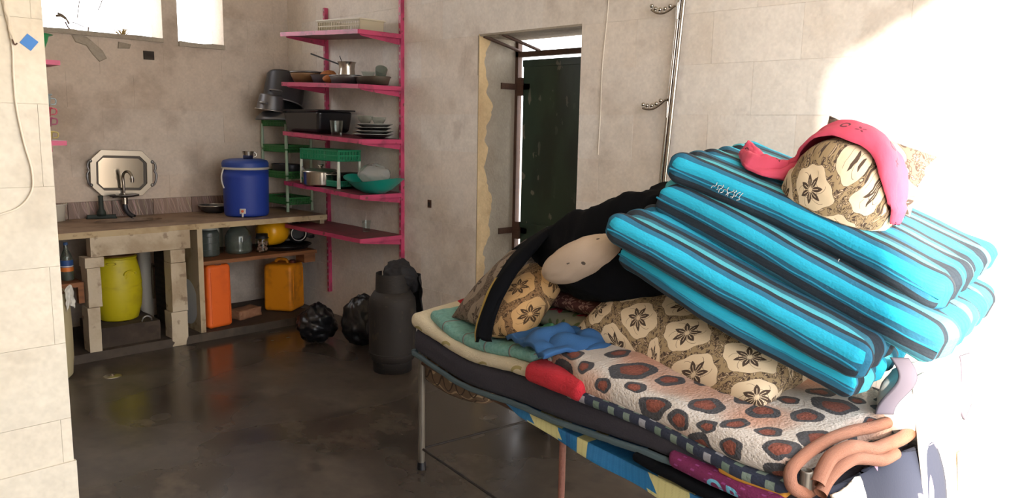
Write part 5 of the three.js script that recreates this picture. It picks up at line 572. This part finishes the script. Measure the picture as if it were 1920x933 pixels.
// ---------------------------------------------------------------- stack of four striped mattresses, tilted down to the right
const SX = V3(0.9957, 0.0747, -0.054), SY = V3(-0.0512, 0.9354, 0.3499), SZ = V3(0.0766, -0.3456, 0.9352), SP = V3(-1.324, 1.49, 4.807);
const S = (x, y, z) => SP.clone().addScaledVector(SX, x).addScaledVector(SY, y).addScaledVector(SZ, z);
function mattress(label, L, W, T, r, fx, y0, z0, sd, bend) {
  const body = slab(L, T, W, r, (x, y, z) => { const e = sstep(0.1, 0, Math.min(x, L - x)), k = x / L; const puff = 0.012 * Math.sin(y / T * Math.PI); const gather = 0.012 * e * Math.sin(z * 60 + sd * 3); const q = S(fx(k) + z + (z < W / 2 ? -puff : puff) + 0.01 * fbm(x * 3, y * 4, sd) * 2, y0 + y + bend(k) * 1 + 0.008 * fbm(x * 4, z * 4, sd + 3) + gather * 0.6, z0 + x + (x > L / 2 ? 1 : -1) * (gather + e * puff * 1.2)); return q; }, 70, 40, 6);
  const t = multi('mattress', label, 'mattress', [['mattress_body', body, stripeMat], ['seam', tubeG([...Array(30)].map((_, i) => { const k = i / 29; return S(fx(k) - 0.009 + 0.01 * fbm(k * L * 3, T * 2, sd) * 2, y0 + T * 0.5 + bend(k) + 0.006 * N(k * 9, sd), z0 + k * L); }), 0.0035, 80, 6), col(0x1a7f9e, 0.9)]], 'striped floor mattresses stacked on the cot'); return t; }
mattress('lowest blue striped mattress of the tilted stack, resting on the flowered bolster', 0.84, 0.62, 0.096, 0.03, (k) => -0.07 - 0.03 * Math.sin(k * 3), -0.4, -0.03, 1, (k) => 0.004 * Math.sin(k * 9));
mattress('second blue striped mattress from the bottom of the tilted stack', 0.86, 0.62, 0.112, 0.034, (k) => -0.15 + 0.03 * Math.sin(k * 3.1), -0.316, -0.055, 2, (k) => 0.006 * Math.sin(k * 7 + 1));
mattress('third blue striped mattress from the bottom of the tilted stack, overhanging to the right', 0.97, 0.6, 0.122, 0.035, (k) => 0.055 - 0.075 * k, -0.216, -0.03, 3, (k) => 0.004 * Math.sin(k * 6));
mattress('topmost blue striped mattress of the tilted stack, under the round cushion', 0.9, 0.585, 0.108, 0.032, (k) => 0.08 + 0.05 * Math.sin(k * 3.0), -0.108, -0.03, 4, (k) => 0.003 * Math.sin(k * 5));
solo('loose_threads', [...Array(9)].map((_, i) => tubeG([...Array(6)].map((_, j) => S(0.1 - 0.006 * j + 0.008 * N(i * 3.1, j * 1.7), -0.03 - 0.004 * j + 0.006 * N(i, j), 0.14 + 0.011 * i + 0.012 * N(i * 2.2, j * 1.3, 4))), 0.0011, 12, 4)), whiteCloth, 'tuft of loose white threads on the front edge of the top mattress', 'threads');
solo('loose_threads', [tubeG([S(0.11, -0.09, 0.58), S(0.085, -0.12, 0.585), S(0.08, -0.15, 0.58), S(0.078, -0.175, 0.59)], 0.0014, 14, 4)], whiteCloth, 'single loose white thread hanging from the top mattress edge', 'threads');
// round brocade cushion with the pink scarf over it, a folded brocade piece behind
const dome = (s, t, o = 0) => { const th = (t - 0.5) * Math.PI * 0.999, ph = s * Math.PI; return null; };
{ const C = [0.3, 0.0, 0.455]; const g = new THREE.SphereGeometry(1, 56, 40); const uv = g.attributes.uv, p = g.attributes.position; const D = (x, y, z) => { const sq = (a, n) => Math.sign(a) * Math.pow(Math.abs(a), n); const yy = y > 0 ? 0.21 * Math.pow(y, 0.92) : 0.02 * y; const zz = 0.16 * sq(z, 0.86) * (1 + 0.06 * (y < 0.3 ? 1 : 0)); return S(C[0] + 0.17 * sq(x, 0.8) + 0.012 * fbm(y * 3, z * 3, 4), yy + 0.004, C[2] + zz + 0.01 * fbm(x * 3, y * 3, 8) - 0.02 * y); };
  for (let i = 0; i < p.count; i++) { const x = p.getX(i), y = p.getY(i), z = p.getZ(i); uv.setXY(i, z * 0.27 + 0.05, y * 0.32 - x * 0.2); } warp(g, D); solo('cushion', smooth(g), brocadeMat, 'rounded beige flower brocade cushion on the top striped mattress', 'cushion');
  solo('cushion', cushion(0.36, 0.23, 0.09, (x, y, z) => S(0.46 + y, 0.125 + z * 0.9, 0.455 + x + 0.01 * N(z * 9, y * 9)), 24, 2.6), brocadeDull, 'dark brocade cushion standing behind the pink scarf', 'cushion');
  const over = (s, t) => { const a = lerp(-0.02, 0.99, s) * Math.PI; const f0 = curve([[0, 0.0], [0.25, -0.28], [0.6, -0.3], [0.85, -0.62], [1, -0.75]])(s), f1 = curve([[0, 1.0], [0.5, 1.5], [1, 1.2]])(s), ph = lerp(f0, f1, t);
    const z = -Math.cos(a), r = Math.max(0.05, Math.sin(a)), k = 1.05 + 0.16 * Math.sin(Math.PI * Math.pow(t, 0.7)) + 0.05 * fbm(s * 7, t * 6, 3) + 0.022 * Math.sin(t * 13 + s * 9); const q = D(Math.sin(ph) * r * k, Math.max(0.03, Math.cos(ph) * r * k), z * k); return q.addScaledVector(SY, 0.008); };
  const tail = (s, t) => { const k = s; const z = lerp(0.32, 0.07, k), x = curve([[0, 0.37], [0.4, 0.285], [0.65, 0.3], [1, 0.37]])(k); const w = curve([[0, 0.17], [0.35, 0.13], [0.6, 0.14], [0.9, 0.1], [1, 0.06]])(k); const wr = 0.035 + 0.03 * Math.abs(Math.sin(t * 5.5 + k * 5)) * (1 - 0.4 * k) + 0.02 * fbm(k * 4, t * 3, 9); return S(x + (t - 0.5) * w * 1.15, 0.006 + wr * Math.pow(Math.sin(Math.PI * clamp(t, 0.04, 0.96)), 0.7) + 0.09 * sstep(0.3, 0, k) * Math.sin(Math.PI * t), z); };
  multi('scarf', 'pink scarf with dark marks draped over the round cushion, one end trailing left', 'scarf', [['scarf_drape', sheet(over, 60, 40, 0.006, 0.6, 0.4), scarfMat], ['scarf_tail', sheet(tail, 60, 30, 0.009, 0.3, 0.2), scarfMat]]); }
// white and grey things under the right overhang of the stack, at the far corner post
{ const g = new THREE.SphereGeometry(1, 44, 32); warp(g, (x, y, z) => { const k = 1 + 0.12 * fbm(x * 2.5, y * 2.5, z * 2.5); const p = B(1.93, 0.6, 0.8); return p.add(bd(x * 0.1 * k, z * 0.16 * k, y * 0.12 * k)); }); solo('white_bundle', smooth(g), whiteCloth, 'white cloth bundle under the overhanging mattress at the far corner post', 'cloth'); }
solo('white_sheet', sheet((s, t) => { const w = lerp(0.47, 0.72, s); return B(1.965 + 0.05 * t + 0.02 * Math.sin(w * 30) * t, w, 0.9 - 0.36 * t + 0.01 * N(w * 9, t * 4)); }, 30, 24, 0.008), whiteCloth, 'white sheet hanging over the right end of the cot', 'sheet');
solo('grey_cloth', sheet((s, t) => { const k = t; return B(1.93 + 0.02 * Math.sin(k * 5) + 0.03 * s, 0.4 + 0.04 * s + 0.02 * Math.sin(k * 4), 0.965 - 0.17 * k); }, 10, 24, 0.01), greyCloth, 'grey cloth strip hanging from under the stack beside the white sheet', 'cloth');
solo('grey_cloth', sheet((s, t) => B(1.98 + 0.02 * t, 0.72 + 0.07 * s + 0.01 * Math.sin(t * 5), 0.93 - 0.2 * t * (1 - 0.4 * Math.abs(s - 0.5))), 12, 20, 0.008), greyCloth, 'greyish cloth flap hanging beside the far corner post', 'cloth');
solo('cream_cloth', sheet((s, t) => B(2.03 + 0.03 * t, 0.66 + 0.05 * s, 0.66 - 0.3 * t + 0.01 * N(t * 5, s)), 10, 20, 0.006), col(0xb9aa86, 0.9), 'cream cloth strip hanging below the white sheet at the far corner post', 'cloth');
renderer.render(scene, camera);
